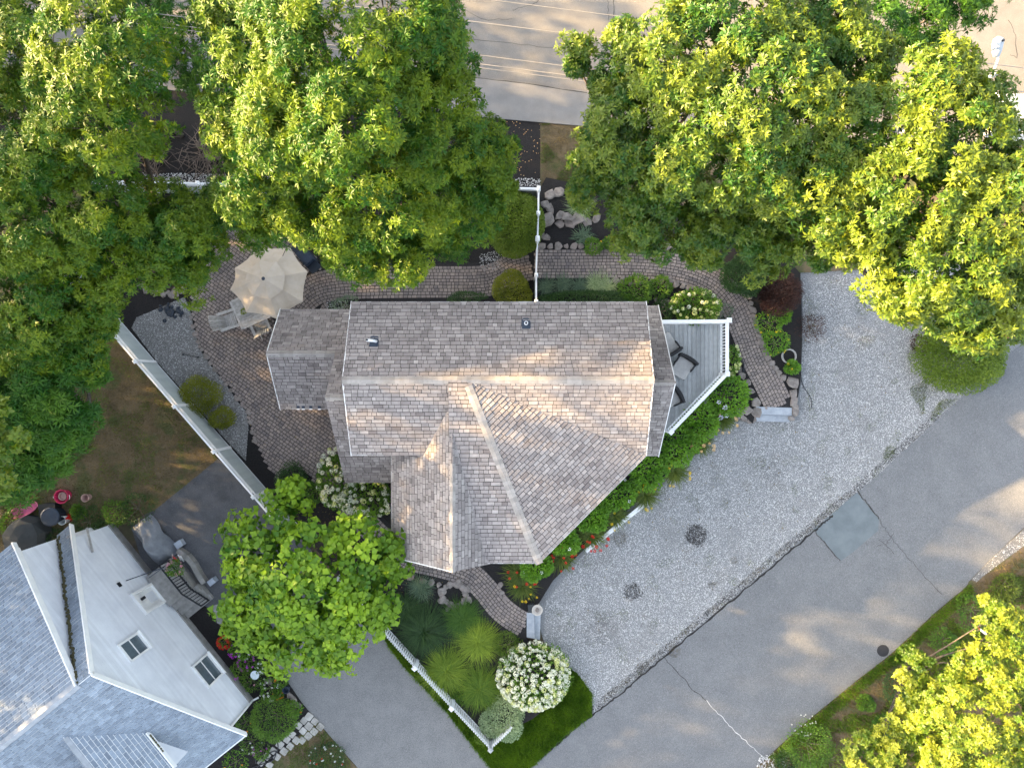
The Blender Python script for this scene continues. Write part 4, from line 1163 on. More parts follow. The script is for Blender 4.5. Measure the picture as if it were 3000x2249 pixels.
# gate
gt = thing('garden_gate', 'white garden gate across the paver path', 'gate', P(1572, 752, ZP))
ga, gb = P(1575, 703, 1.45), P(1571, 802, 1.45)
for z in (1.45, .95, ZP + .12):
    m = MB(); m.bar(Vector((ga.x, ga.y, z)), Vector((gb.x, gb.y, z)), .05, .08); m.build('rail', 'vinyl_white', gt)
for i in range(9):
    p = ga + (gb - ga) * ((i + .5) / 9)
    m = MB(); m.box((p.x, p.y, (1.43 + ZP + .1) / 2), (.025, .09, 1.33 - ZP - .0)); m.build('picket', 'vinyl_white', gt)
gp = fence_run('gate_fence', [(1571, 806), (1571, 884)], 'white fence stub joining the gate to the house wall', zt=1.6, lattice=.3)
fence_post(gt, P(1575, 699, 1.72), ZP, 1.68, .15); 

# picket fence along the driveway
def picket_run(name, pxs, label, z0=.05, zt=1.05):
    root = thing(name, label, 'fence', P(*pxs[0], z0))
    W = [P(x, y, zt) for x, y in pxs]
    for i in range(len(W) - 1):
        A, B = W[i], W[i + 1]; d = (B - A).normalized(); Ln = (B - A).length
        nrm = Vector((-d.y, d.x, 0))
        for z in (zt - .16, z0 + .2):
            m = MB(); m.bar(Vector((A.x, A.y, z)), Vector((B.x, B.y, z)), .04, .085); m.build('rail', 'vinyl_white', root)
        n = int(Ln / .115)
        for k in range(1, n):
            p = A + d * (Ln * k / n)
            m = MB(); m.box((p.x, p.y, (zt + z0 + .05) / 2), (.072, .024, zt - z0 - .05), math.atan2(d.y, d.x))
            m.box((p.x, p.y, zt + .02), (.06, .03, .045), math.atan2(d.y, d.x))
            m.build('picket', 'vinyl_white', root)
    for i, p in enumerate(W):
        if i == len(W) - 1 and len(W) == 2: continue
        fence_post(root, p, 0, zt + .1, .15, math.radians(48))
picket_run('picket_fence', [(985, 1700), (1098, 1826), (1215, 1954), (1323, 2072), (1437, 2193)], 'white picket fence between driveway and ornamental grasses')
picket_run('picket_fence', [(1437, 2193), (1500, 2134)], 'short white picket return beside the pale variegated shrub')

# ================================================================ foliage
def leaf_arrays(base, d, up, L, W, fold=.22, droop=.18, wide=.45):
    d = unit(d); s = unit(np.cross(d, up)); n = np.cross(s, d)
    L = L[:, None]; W = W[:, None]
    v0 = base
    ml = base + d * L * wide + s * W * .5 + n * W * fold
    mr = base + d * L * wide - s * W * .5 + n * W * fold
    mm = base + d * L * wide * 1.05
    tp = base + d * L - n * L * droop
    V = np.stack([v0, ml, mm, mr, tp], 1).reshape(-1, 3)
    b = (np.arange(len(base)) * 5)[:, None]
    T = np.concatenate([b + np.array([[0, 2, 1]]), b + np.array([[0, 3, 2]]), b + np.array([[2, 4, 1]]), b + np.array([[2, 3, 4]])])
    return V, T
def leaf_mesh(name, base, d, up, L, W, tone, mat, **kw):
    V, T = leaf_arrays(base, d, up, L, W, **kw)
    return np_mesh(name, V, [T], np.tile(tone, 4), mat)
def rand_dirs(n):
    return unit(RNG.normal(size=(n, 3)))
def rosettes(c, ax, nl, Lr, Wr, tone, lift=(.05, .75), jit=.3):
    """nl leaves fanning around each axis"""
    n = len(c)
    ref = np.where(np.abs(ax[:, 2:3]) > .9, np.array([[1., 0, 0]]), np.array([[0, 0, 1.]]))
    e1 = unit(np.cross(ax, ref)); e2 = np.cross(ax, e1)
    k = np.arange(nl)
    phi = RNG.uniform(0, 6.28, n)[:, None] + k[None] * (6.283 / nl) + RNG.uniform(-jit, jit, (n, nl))
    el = RNG.uniform(lift[0], lift[1], (n, nl))
    D = (e1[:, None] * np.cos(phi)[..., None] + e2[:, None] * np.sin(phi)[..., None]) * np.cos(el)[..., None] + ax[:, None] * np.sin(el)[..., None]
    D = D.reshape(-1, 3); A = np.repeat(ax, nl, 0)
    base = np.repeat(c, nl, 0) + D * .015
    L = RNG.uniform(Lr[0], Lr[1], n * nl); W = L * RNG.uniform(Wr[0], Wr[1], n * nl)
    up = unit(A + rand_dirs(n * nl) * .35)
    tn = np.clip(np.repeat(tone, nl) + RNG.normal(0, .14, n * nl), 0, 1)
    return base, D, up, L, W, tn
def lobes_world(lobes, flat=.68):
    out = []
    for (x, y, z, r) in lobes:
        p = P(x, y, z); rr = r * (H - z) / F
        out.append((p.x, p.y, p.z, rr, rr, rr * flat))
    return np.array(out)
def surface_clumps(LB, dens, zmin=-.3):
    cs, ns = [], []
    for i, l in enumerate(LB):
        n = max(6, int(4 * math.pi * (l[3] ** 1.2 * l[5] ** .8) * dens))
        d = rand_dirs(n); d = d[d[:, 2] > zmin]
        p = l[:3] + d * l[3:6] * RNG.uniform(.72, 1.02, (len(d), 1))
        ok = np.ones(len(p), bool)
        for j, m in enumerate(LB):
            if j != i: ok &= np.linalg.norm((p - m[:3]) / m[3:6], axis=1) > .8
        cs.append(p[ok]); ns.append(unit(d[ok] / l[3:6]))
    return np.concatenate(cs), np.concatenate(ns)
TREES = []
def make_tree(name, lobes, base, label, mat, dens=2.9, per=26, nl=10, Lr=(.12, .20), Wr=(.22, .33), rc=(.35, .75), cat='tree', group=None, flat=.68, trunk_r=.28, lift=(.05, .75), tlo=.0, thi=.8, world=False, limbs=True, droop=.18):
    LB = np.array(lobes) if world else lobes_world(lobes, flat)
    root = thing(name, label, cat, base, group)
    C, Nn = surface_clumps(LB, dens)
    k = len(C)
    r = RNG.uniform(rc[0], rc[1], k)
    dirs = unit(rand_dirs(k * per) + np.repeat(Nn, per, 0) * .8 + np.array([0, 0, .5]))
    pos = np.repeat(C, per, 0) + dirs * np.repeat(r, per)[:, None] * RNG.uniform(.55, 1.0, (k * per, 1)) * np.array([1, 1, .8])
    tone = np.repeat(RNG.uniform(tlo, thi, k), per) + RNG.uniform(-.12, .2, k * per)
    ax = unit(dirs + np.array([0, 0, .55]) + rand_dirs(k * per) * .3)
    a = rosettes(pos, ax, nl, Lr, Wr, tone, lift)
    # a thinner inner layer, so the crown is not hollow
    k2 = int(k * per * .35)
    li = RNG.integers(0, len(LB), k2)
    d2 = rand_dirs(k2); d2[:, 2] = np.abs(d2[:, 2]) * .8 - .2
    p2 = LB[li, :3] + d2 * LB[li, 3:6] * RNG.uniform(.3, .8, (k2, 1))
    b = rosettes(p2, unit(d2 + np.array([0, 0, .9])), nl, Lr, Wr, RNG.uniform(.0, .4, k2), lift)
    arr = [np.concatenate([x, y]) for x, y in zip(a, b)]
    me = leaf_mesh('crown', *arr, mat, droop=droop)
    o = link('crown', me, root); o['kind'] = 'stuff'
    # trunk and limbs
    if limbs:
        B = Vector(base); top = Vector(LB[:, :3].mean(0))
        fork = B.lerp(Vector((top.x, top.y, B.z + (top.z - B.z) * .55)), .8); fork.z = B.z + (top.z - B.z) * .45
        tm = MB()
        mid = B.lerp(fork, .5) + Vector((random.uniform(-.15, .15), random.uniform(-.15, .15), 0))
        tm.tube([B - Vector((0, 0, .1)), B + Vector((0, 0, .35)), mid, fork], [trunk_r * 1.5, trunk_r * 1.05, trunk_r * .9, trunk_r * .75], 10)
        tm.build('trunk', 'bark', root, smooth=True)
        for l in LB:
            e = Vector(l[:3]) + Vector((0, 0, l[5] * .3)); m1 = fork.lerp(e, .45) + Vector((random.uniform(-.3, .3), random.uniform(-.3, .3), -.25))
            lm = MB(); lm.tube([fork - Vector((0, 0, .2)), m1, e], [trunk_r * .5, trunk_r * .3, trunk_r * .08], 7)
            near = C[np.linalg.norm((C - l[:3]) / l[3:6], axis=1) < 1.15]
            for c in near[:10]:
                c = Vector(c); s = m1.lerp(e, random.uniform(.3, .95))
                lm.tube([s, s.lerp(c, .5) + Vector((random.uniform(-.1, .1), random.uniform(-.1, .1), .05)), c], [trunk_r * .12, trunk_r * .07, .01], 5, cap=False)
            lm.build('limb', 'bark', root, smooth=True)
    TREES.append(root)
    return root

OAK1 = [(330, 110, 13, 165), (130, 220, 12, 140), (300, 310, 12, 160), (70, 400, 11, 150), (480, 650, 9.5, 95), (300, 620, 10, 130), (600, 650, 9, 70), (560, 740, 8, 85),
        (120, 640, 10, 170), (400, 740, 8.5, 120), (90, 860, 9, 150), (240, 860, 8.5, 100), (230, 990, 7.5, 90), (40, 60, 11, 110), (560, 800, 7, 60), (70, 970, 8, 110), (170, 940, 8, 100), (20, 760, 9.5, 120), (40, 560, 10.5, 120), (200, 740, 9, 110)]
make_tree('oak_tree', OAK1, (-14.6, 8.2, .03), 'big oak spreading over the white privacy fence and patio edge', 'oak', group=None)
OAK2 = [(760, 120, 13, 150), (950, 140, 14, 180), (1150, 110, 13.5, 170), (1270, 190, 12.5, 110), (740, 330, 12, 120), (880, 350, 13, 160), (1050, 360, 13.5, 180), (1250, 370, 12, 140), (1400, 460, 10, 95), (800, 520, 11, 130),
        (980, 590, 10.5, 140), (1170, 580, 10.5, 150), (1340, 590, 9.5, 115), (1040, 730, 8.5, 85), (1190, 740, 8.5, 80), (890, 620, 9.5, 85), (700, 610, 9, 75), (1440, 550, 9, 60), (1300, 710, 8, 65), (1290, 90, 12, 70), (690, 40, 12, 90), (770, 655, 8, 50)]
make_tree('oak_tree', OAK2, (-5.2, 8.3, .03), 'broad oak rising between paver path and black mulch, its crown overhanging the umbrella', 'oak')
OAK3 = [(2150, 90, 11.8, 165), (2380, 60, 11.3, 120), (1990, 220, 11.8, 150), (2240, 290, 12.3, 180), (2460, 210, 11.3, 130), (1850, 380, 10.8, 120), (2070, 440, 11.3, 160), (2320, 470, 11.3, 150), (1790, 530, 8.8, 90), (1940, 610, 8.8, 120),
        (2130, 650, 8.3, 115), (1880, 690, 7.8, 60), (1690, 190, 10.3, 45), (1760, 240, 10.3, 45), (1830, 140, 10.3, 45), (1730, 470, 7.8, 50), (2030, 735, 7.3, 50), (1830, 270, 10.3, 60), (2260, 640, 8.3, 110), (2230, 720, 7.3, 70)]
make_tree('maple_tree', OAK3, (4.6, 8.6, .03), 'largest sunlit tree between the side lawn and curved path, a bare branch over the road', 'maple', nl=9, Lr=(.12, .20), Wr=(.30, .42))
OAK4 = [(2650, 580, 12, 150), (2560, 400, 12, 135), (2790, 420, 12.5, 135), (2900, 600, 12, 150), (2790, 770, 11.5, 150), (2660, 800, 11, 110), (2640, 900, 10, 60), (2900, 900, 10.5, 110), (2800, 940, 9.5, 75), (2740, 250, 12.5, 100), (2470, 680, 10.5, 80),
        (2540, 690, 10.5, 90), (2990, 760, 11, 100), (2420, 560, 11.5, 100), (2880, 330, 12, 70), (2870, 1010, 8.5, 45), (2990, 480, 12, 80), (2410, 760, 9, 45)]
make_tree('maple_tree', OAK4, (15.6, 6.2, .03), 'bright yellow green tree overhanging the far end of the gravel lot', 'maple', nl=9, Lr=(.12, .20), Wr=(.30, .42), tlo=.25, thi=.98)
make_tree('maple_tree', [(2660, 60, 9, 80), (2560, 110, 9, 90), (2700, 130, 8.5, 60), (2870, -10, 9, 50), (2790, 10, 9, 60)], (11.5, 12.5, .02), 'thin leafy tree standing at the edge of the cracked road', 'oak_dark', trunk_r=.16)
make_tree('evergreen_tree', [(440, 30, 7, 90), (350, -10, 7, 90), (650, 40, 6, 80), (560, 60, 6, 110), (600, 190, 5, 85), (530, 230, 4.5, 60), (640, 300, 4, 50)], (-12.6, 13.5, .02), 'dark green tree in deep shade below the overhead wires', 'oak_dark', trunk_r=.16, per=10)
make_tree('hickory_tree', [(60, 1080, 7.5, 120), (170, 1130, 7, 110), (100, 1270, 6.5, 120), (50, 1375, 6, 75), (220, 1080, 6.5, 75), (135, 1350, 5.5, 60), (200, 1230, 6, 75), (130, 1040, 6.5, 90), (20, 1180, 7, 80)], (-19.5, -2.2, .02), 'dark long leaved tree over the parched lawn near plastic tubs', 'oak_dark', nl=9, Lr=(.18, .3), Wr=(.16, .24), lift=(.0, .6), trunk_r=.2)
make_tree('young_maple', [(-40, 1270, 10, 75), (-60, 1380, 9.5, 60)], (-24.5, -3.0, .02), 'yellow green maple at the outer edge of the parched lawn', 'locust', trunk_r=.15, nl=6, Lr=(.14, .2), Wr=(.6, .8))
# catalpa with large heart shaped leaves beside the driveway
CAT = [(780, 1600, 4.6, 100), (900, 1690, 5.2, 140), (1040, 1640, 4.6, 110), (740, 1760, 4.3, 75), (880, 1840, 4.2, 95), (1010, 1810, 4.4, 105), (1100, 1730, 4.0, 75), (850, 1470, 4.0, 50), (810, 1900, 3.8, 45), (720, 1850, 3.8, 45), (960, 1890, 3.8, 50), (1130, 1650, 4, 60), (700, 1700, 4.2, 45)]
cat_t = make_tree('catalpa_tree', CAT, (-8.7, -8.8, ZP), 'lime green broad leaved tree overhanging driveway and picket fence', 'lime_leaf', dens=2.4, per=11, nl=3, Lr=(.19, .32), Wr=(.72, .95), rc=(.35, .85), trunk_r=.13, lift=(-.5, .25), tlo=.1, thi=.9, droop=.3)
LBc = lobes_world(CAT)
V_, T_ = leaf_arrays(np.zeros((1, 3)), np.array([[1., 0, 0]]), np.array([[0, 0, 1.]]), np.array([.22]), np.array([.19]), droop=.25)
lm_ = np_mesh('leaf', V_, [T_], np.full(4, .75), 'lime_leaf')
lm2 = np_mesh('leaf', V_, [T_], np.full(4, .45), 'lime_leaf')
for i in range(300):
    l = LBc[i % len(LBc)]
    d = rand_dirs(1)[0]; d[2] = abs(d[2]) * .8 + .35; d /= np.linalg.norm(d)
    p = l[:3] + d * l[3:6] * random.uniform(1.05, 1.2)
    o = link('leaf', lm_ if i % 2 else lm2, cat_t, tuple(p), (random.uniform(-.5, .5), random.uniform(-.1, .6), random.uniform(0, 6.28)), (random.uniform(.8, 1.2),) * 3)
# locust-like golden tree at the lane
LOC = [(2920, 1790, 6.5, 45), (2935, 1860, 6.5, 60), (2890, 1960, 6.5, 85), (2800, 2010, 6, 85), (2700, 2000, 5.5, 55), (2720, 2090, 5.8, 85), (2960, 2060, 7, 120), (2850, 2140, 7, 130), (2680, 2190, 5.5, 85), (2560, 2210, 5, 60), (2980, 2220, 7, 120), (2780, 2250, 6, 110), (2560, 2160, 4.8, 35), (2690, 1930, 5.2, 30)]
make_tree('honey_locust', LOC, (17.8, -12.4, .03), 'brilliant yellow tree in full sun beside the lane verge', 'locust', dens=3.4, per=22, nl=8, Lr=(.08, .15), Wr=(.35, .6), rc=(.25, .65), trunk_r=.10, tlo=.0, thi=1.0, flat=.9)

# unseen trees added beyond the frame, towards the low sun, to cast shade
BACK = [(1.5, 0, 4.0, 2.4, 2.4, 1.8), (-1.6, .6, 3.6, 2.3, 2.3, 1.8), (0, -1.9, 3.2, 2.2, 2.2, 1.8), (.2, 2.0, 2.8, 2.2, 2.2, 1.8), (0, 0, 15.5, 2.6, 2.6, 2.2), (1.2, 1.4, 13.4, 2.4, 2.4, 2.0), (-1.3, -1.2, 13.2, 2.4, 2.4, 2.0), (0, 0, 11.5, 2.6, 2.6, 2.4), (2.4, .6, 9.5, 2.2, 2.2, 1.9), (-2.2, .8, 9.5, 2.2, 2.2, 1.9), (.3, 2.4, 9.0, 2.2, 2.2, 1.8), (-.3, -2.4, 9.0, 2.2, 2.2, 1.8), (1.7, -1.9, 7.2, 1.9, 1.9, 1.5), (-1.9, 1.9, 7.0, 1.9, 1.9, 1.5), (0, 0, 6.5, 2.6, 2.6, 2)]
wood = []
proto = make_tree('unseen_shade_tree', BACK, (0, 0, .0), 'tall dense unseen oak added beyond the parched lawn for its shade', 'oak', world=True, dens=1.2, per=7, nl=7, Lr=(.2, .32), rc=(.4, .8), group='unseen shade trees added beyond the lawn')
def copy_tree(o, parent=None):
    c = o.copy(); COL.objects.link(c)
    if parent is not None: c.parent = parent
    for ch in o.children: copy_tree(ch, c)
    return c
SPOTS = [(-31, 6, 1.0), (-33.5, -.5, 1.3), (-30, -5.5, 1.0), (-33, -11, 1.15), (-29, -16.5, 1.0), (-27.5, 13.5, 1.0), (-36, 11.5, .85), (-30, 9.0, 1.08), (-34, 15.5, 1.0), (-29, 17.5, .85), (-28, 21.5, .7), (-31, 27, .75), (-25, 29, .7), (-37, -6, 1.35), (-34, -21, 1.1), (-24, -24, .95), (-38, 3, 1.3)]
for i, (x, y, s) in enumerate(SPOTS):
    o = proto if i == 0 else copy_tree(proto)
    o.location = (x, y, 0); o.scale = (s, s, s); o.rotation_euler = (0, 0, i * 1.9)

# ---------------------------------------------------------------- shrubs, perennials, grasses
def dome_leaves(c, rx, ry, h, n, Lr, Wr, rag=.18, up=.35, lumps=7):
    """leaf positions over an uneven dome standing on c"""
    d = rand_dirs(n); d[:, 2] = np.abs(d[:, 2])
    lp = rand_dirs(lumps); lp[:, 2] = np.abs(lp[:, 2])
    bump = np.max(d @ lp.T, axis=1)
    rr = (.74 + .34 * np.clip((bump - .6) / .4, 0, 1)) * RNG.uniform(1 - rag * 1.6, 1 + rag * .4, n)
    p = np.array(c) + d * np.array([rx, ry, h]) * rr[:, None]
    D = unit(d + rand_dirs(n) * .75 + np.array([0, 0, up * .3]))
    U = unit(d * .5 + np.array([0, 0, 1.0]) + rand_dirs(n) * .4)
    L = RNG.uniform(Lr[0], Lr[1], n); W = L * RNG.uniform(Wr[0], Wr[1], n)
    tone = np.clip(.25 + .5 * np.clip((bump - .6) / .4, 0, 1) + RNG.normal(0, .2, n), 0, 1)
    return p, D, U, L, W, tone
def shrub(name, px, py, rpx, h, mat, label, cat='shrub', n=900, Lr=(.06, .11), Wr=(.4, .6), z0=ZP, ry=None, group=None, stem=True, lumps=7, rag=.18, up=.35):
    zc = z0 + h * .5
    p = P(px, py, zc); k = (H - zc) / F
    rx = rpx * k; ryw = (ry or rpx) * k
    c = (p.x, p.y, z0)
    root = thing(name, label, cat, c, group)
    me = leaf_mesh('foliage', *dome_leaves((p.x, p.y, z0 + h * .18), rx, ryw, h * .82, n, Lr, Wr, rag, up, lumps), mat)
    o = link('foliage', me, root); o['kind'] = 'stuff'
    if stem:
        m = MB()
        for i in range(5):
            a = i * 1.256 + random.random()
            m.tube([(p.x, p.y, z0 - .03), (p.x + rx * .35 * math.cos(a), p.y + ryw * .35 * math.sin(a), z0 + h * .4), (p.x + rx * .7 * math.cos(a), p.y + ryw * .7 * math.sin(a), z0 + h * .7)], [.02, .014, .006], 5)
        m.build('stem', 'twig', root)
    return root, p, rx, ryw
def rad_(n):
    t = RNG.uniform(0, 6.283, n)
    return np.stack([np.cos(t), np.sin(t), np.zeros(n)], 1)
def arc_blades(c, n, Lr, W, spread=.9, rise=.8, tone=(0, 1), r0=.08, curl=.7):
    a = RNG.uniform(0, 6.283, n); twist = RNG.normal(0, .22, n); L = RNG.uniform(Lr[0], Lr[1], n)
    el = RNG.uniform(.15, 1.25, n) ** 1
    rad = np.stack([np.cos(a), np.sin(a), np.zeros(n)], 1); side = np.stack([-np.sin(a), np.cos(a), np.zeros(n)], 1)
    b = np.array(c) + rad_(n) * (RNG.uniform(0, 1, (n, 1)) ** .5) * r0
    pts = []
    for t in (0, .4, .75, 1.0):
        x = L * np.cos(el) * t * spread + L * .25 * spread * t * t
        z = L * np.sin(el) * t * rise - curl * L * np.sin(el) * t * t * .75 - .12 * L * t * t
        pts.append(b + rad * x[:, None] + side * (twist * L * t * t)[:, None] + np.array([0, 0, 1]) * z[:, None])
    ws = (W, W * .9, W * .6)
    V = []
    for q, w in zip(pts[:3], ws): V += [q - side * w / 2, q + side * w / 2]
    V.append(pts[3])
    V = np.stack(V, 1).reshape(-1, 3)
    V[:, 2] = np.maximum(V[:, 2], c[2] + .01)
    bi = (np.arange(n) * 7)[:, None]
    Q = np.concatenate([bi + np.array([[0, 1, 3, 2]]), bi + np.array([[2, 3, 5, 4]])]); Tt = bi + np.array([[4, 5, 6]])
    tn = RNG.uniform(tone[0], tone[1], n)
    return V, [Q, Tt], np.tile(tn, 3)
def grass_clump(name, px, py, rpx, mat, label, n=420, z0=ZP, W=.014, cat='grass', group=None, rise=.9, curl=.7, r0=.22, tone=(0, 1)):
    p = P(px, py, z0 + .25); r = rpx * (H - z0 - .25) / F
    V, Fs, tn = arc_blades((p.x, p.y, z0), n, (r * .75, r * 1.25), W, .85, rise, tone, r0, curl)
    return tagit(link(name, np_mesh(name, V - np.array([p.x, p.y, z0]), Fs, tn, mat), None, (p.x, p.y, z0)), label, cat, group)
def petal_mesh(nm, mat, npet=6, L=.05, W=.6, lift=.5, double=False):
    c = np.zeros((1, 3)); ax = np.array([[0, 0, 1.]])
    b = rosettes(c, ax, npet, (L, L), (W, W), np.array([.6]), (lift, lift + .1), .05)
    if double:
        b2 = rosettes(c + np.array([[0, 0, .008]]), ax, npet, (L * .7, L * .7), (W, W), np.array([.8]), (lift + .4, lift + .6), .05)
        b = [np.concatenate([x, y]) for x, y in zip(b, b2)]
    return leaf_mesh(nm, *b, mat)
def bloom_mesh(nm, mat, R=.09, n=80, flat=.8):
    d = rand_dirs(n); d[:, 2] = np.abs(d[:, 2]) * 1.1 - .25; d = unit(d)
    p = d * np.array([R, R, R * flat]) * RNG.uniform(.85, 1.08, (n, 1))
    t = unit(np.cross(d, rand_dirs(n)))
    L = RNG.uniform(.4, .6, n) * R
    return leaf_mesh(nm, p - t * L[:, None] * .5, t, d, L, L * .95, RNG.uniform(.2, 1, n), mat, fold=.05, droop=.15, wide=.5)
FM = {'yellow': petal_mesh('flower', 'petal_yellow', 6, .055), 'red': petal_mesh('flower', 'petal_red', 6, .075), 'peach': petal_mesh('flower', 'petal_peach', 6, .07), 'lilac': petal_mesh('flower', 'petal_lilac', 6, .1, .8, .2),
      'purple': petal_mesh('flower', 'petal_purple', 5, .05, .9, .3), 'pink': petal_mesh('flower', 'petal_pink', 5, .05, .9, .3), 'orange': petal_mesh('flower', 'petal_orange', 8, .04, .6, .3, True), 'white': petal_mesh('flower', 'petal_white', 5, .045, .8, .3)}
BL = {'w': [bloom_mesh('bloom', 'bloom_white', .085) for _ in range(3)], 'l': [bloom_mesh('bloom', 'bloom_lime', .085) for _ in range(2)]}
def flowers(root, kind, p, rx, ry, h, n, z0, smin=.8, smax=1.25, top=.5, edge=False):
    for i in range(n):
        d = rand_dirs(1)[0]; d[2] = max(abs(d[2]), top * random.random()); d /= np.linalg.norm(d)
        if edge: d[2] = .25; d /= np.linalg.norm(d)
        s = random.uniform(smin, smax)
        link('flower', FM[kind], root, (p.x + d[0] * rx, p.y + d[1] * ry, z0 + .15 * h + d[2] * h * .9), (random.uniform(-.4, .4), random.uniform(-.4, .4), random.uniform(0, 6)), (s, s, s))
def hydrangea(px, py, rpx, h, label, nb, kinds='wwwl', z0=ZP, ry=None, n=1500, smin=.6, smax=1.6, zmin=.1):
    root, p, rx, ryw = shrub('hydrangea', px, py, rpx, h, 'shrub', label, 'hydrangea', n, (.08, .14), (.5, .7), z0, ry)
    pts = []
    tries = 0
    while len(pts) < nb and tries < nb * 40:
        tries += 1
        d = rand_dirs(1)[0]; d[2] = abs(d[2]); 
        if d[2] < zmin: continue
        q = np.array([p.x + d[0] * rx * 1.03, p.y + d[1] * ryw * 1.03, z0 + h * .2 + d[2] * h * .85])
        if all(np.linalg.norm(q - o) > .098 for o in pts): pts.append(q)
    for i, q in enumerate(pts):
        s = random.uniform(smin, smax)
        link('bloom', random.choice(BL[random.choice(kinds)]), root, tuple(q), (random.uniform(-.4, .4), random.uniform(-.4, .4), random.uniform(0, 6)), (s, s, s * random.uniform(.8, 1.0)))
    return root

# --- green hosta-like row along the south-east eave, with daylilies at its foot
ROWG = 'leafy green shrubs along the eave'
row = [(2127, 1158, 58, 'round green shrub with pale lilac flowers beside the railing corner'), (2045, 1232, 52, 'round green shrub below the diagonal white railing'), (1985, 1304, 52, 'round green shrub at the foot of the last railing post'),
       (1896, 1375, 52, 'round green shrub at the corner where two eaves meet'), (1806, 1446, 48, 'round green shrub with one white flower near the beam end'), (1736, 1512, 42, 'round green shrub beside the white timber beam'),
       (1652, 1585, 40, 'round green shrub with white flowers beside red lilies'), (1572, 1662, 38, 'low green shrub under the pointed roof corner')]
for i, (x, y, r, lab) in enumerate(row):
    root, p, rx, ry_ = shrub('leafy_shrub', x, y, r * 1.14, .9, 'hosta', lab, n=1500, Lr=(.10, .17), Wr=(.4, .55), group=ROWG)
    if i == 0: flowers(root, 'lilac', p, rx, ry_, .85, 5, ZP, .9, 1.5)
    if i in (4, 6, 7): flowers(root, 'white', p, rx, ry_, .85, 2, ZP, 1.2, 1.8)
lil = [(2117, 1224, 40, 'peach', 'peach flowered daylily clump near the granite step rocks'), (2050, 1296, 38, 'peach', 'small daylily clump beside the gravel below the railing'), (1975, 1378, 44, 'yellow', 'yellow daylily clump spilling onto gravel under the hip roof eave'), (1890, 1448, 42, 'yellow', 'yellow daylily clump at the upper end of the white beam'),
       (1800, 1508, 40, 'yellow', 'green daylily clump behind the white timber beam'), (1730, 1566, 46, 'red', 'red daylily clump at the lower end of the white beam'), (1642, 1630, 46, 'red', 'red daylily clump at the pointed roof corner'), (1522, 1672, 48, 'red', 'red daylily clump beside the curved paver path'), (1530, 1715, 44, 'yellow', 'golden leaved daylily clump above the bluestone step')]
for i, (x, y, r, col, lab) in enumerate(lil):
    p = P(x, y, ZP); root = thing('daylily_clump', lab, 'daylily', (p.x, p.y, ZP if i > 3 else ZP))
    rr = r * .0182
    V, Fs, tn = arc_blades((p.x, p.y, ZP), 420, (rr * .7, rr * 1.25), .024, .85, .9)
    o = link('foliage', np_mesh('foliage', V, Fs, tn, 'daylily'), root); o['kind'] = 'stuff'
    off = P(x + 12, y + 12, ZP + .4)
    flowers(root, col, off, rr * .8, rr * .8, .5, 10 if col != 'red' else 12, ZP, .8, 1.3, .6)
# --- south-west hydrangea at the house corner, front hydrangea, deck hydrangeas
hydrangea(975, 1400, 45, 1.1, 'white hydrangea at the low eave corner beside the patio', 60, ry=85, n=1400)
hydrangea(1075, 1455, 85, 1.1, 'white hydrangea below the low eave, under the broad leaved tree', 95, ry=60, n=1800)
hydrangea(1563, 1985, 104, 1.35, 'huge round hydrangea covered in white blooms beside the lane', 285, 'wwwwl', z0=.15, n=2600, ry=97)
hydrangea(2040, 900, 72, 1.0, 'lime white hydrangea at the deck rail corner above curved path', 46, 'lllw', n=2200, ry=55, smin=.8, smax=1.3)
hydrangea(2148, 1050, 18, .7, 'slender lime hydrangea squeezed between deck rail and path', 20, 'lllw', n=400, ry=50)
# --- shrubs
shrub('round_shrub', 1510, 650, 78, 1.9, 'box_green', 'large clipped green shrub behind the white fence and gate', n=16000, Lr=(.06, .10), ry=92, rag=.1, lumps=16)
shrub('round_shrub', 1506, 850, 58, 1.0, 'gold_shrub', 'round golden green shrub between gate fence and house wall', n=7500, Lr=(.05, .08), rag=.12, lumps=9)
shrub('round_shrub', 1365, 872, 60, .6, 'shrub_dark', 'low dark green shrub against the house wall on the warm path', n=1800, Lr=(.04, .07), ry=18)
shrub('low_shrub', 1010, 895, 42, .6, 'blue_grass', 'grey green shrub at the corner between two roofs', n=900, Lr=(.08, .14), Wr=(.12, .2), ry=30)
shrub('barberry', 583, 1160, 58, .8, 'gold_shrub', 'golden barberry bush by the privacy fence', n=5000, Lr=(.05, .08), lumps=9, rag=.25)
shrub('barberry', 648, 1228, 36, .6, 'gold_shrub', 'smaller golden barberry beside grey gravel bed', n=2200, Lr=(.05, .08), lumps=8, rag=.25)
shrub('low_shrub', 858, 1408, 52, .7, 'shrub_dark', 'dark spreading shrub at the patio end near the fence', n=1800, Lr=(.05, .09))
shrub('low_shrub', 920, 1440, 34, .5, 'shrub', 'small green shrub beside the dark spreading shrub', n=700)
shrub('red_groundcover', 945, 1490, 55, .25, 'red_leaf', 'dark red groundcover under the broad leaved tree', 'groundcover', n=700, Lr=(.04, .07), stem=False)
shrub('evergreen_shrub', 2180, 805, 62, 1.1, 'shrub_dark', 'dark evergreen shrub in the bend of the curved path', n=6500, Lr=(.06, .10), lumps=12)
shrub('red_maple_shrub', 2282, 858, 64, 1.1, 'red_leaf', 'dark red Japanese maple between curved path and gravel', n=8000, Lr=(.06, .12), Wr=(.3, .45), ry=62, lumps=7, rag=.3)
shrub('red_maple_shrub', 2378, 955, 42, .6, 'red_leaf', 'small purple leaved plant sprawling onto the pale gravel', n=700, Lr=(.06, .1), Wr=(.25, .4), z0=.1, rag=.35)
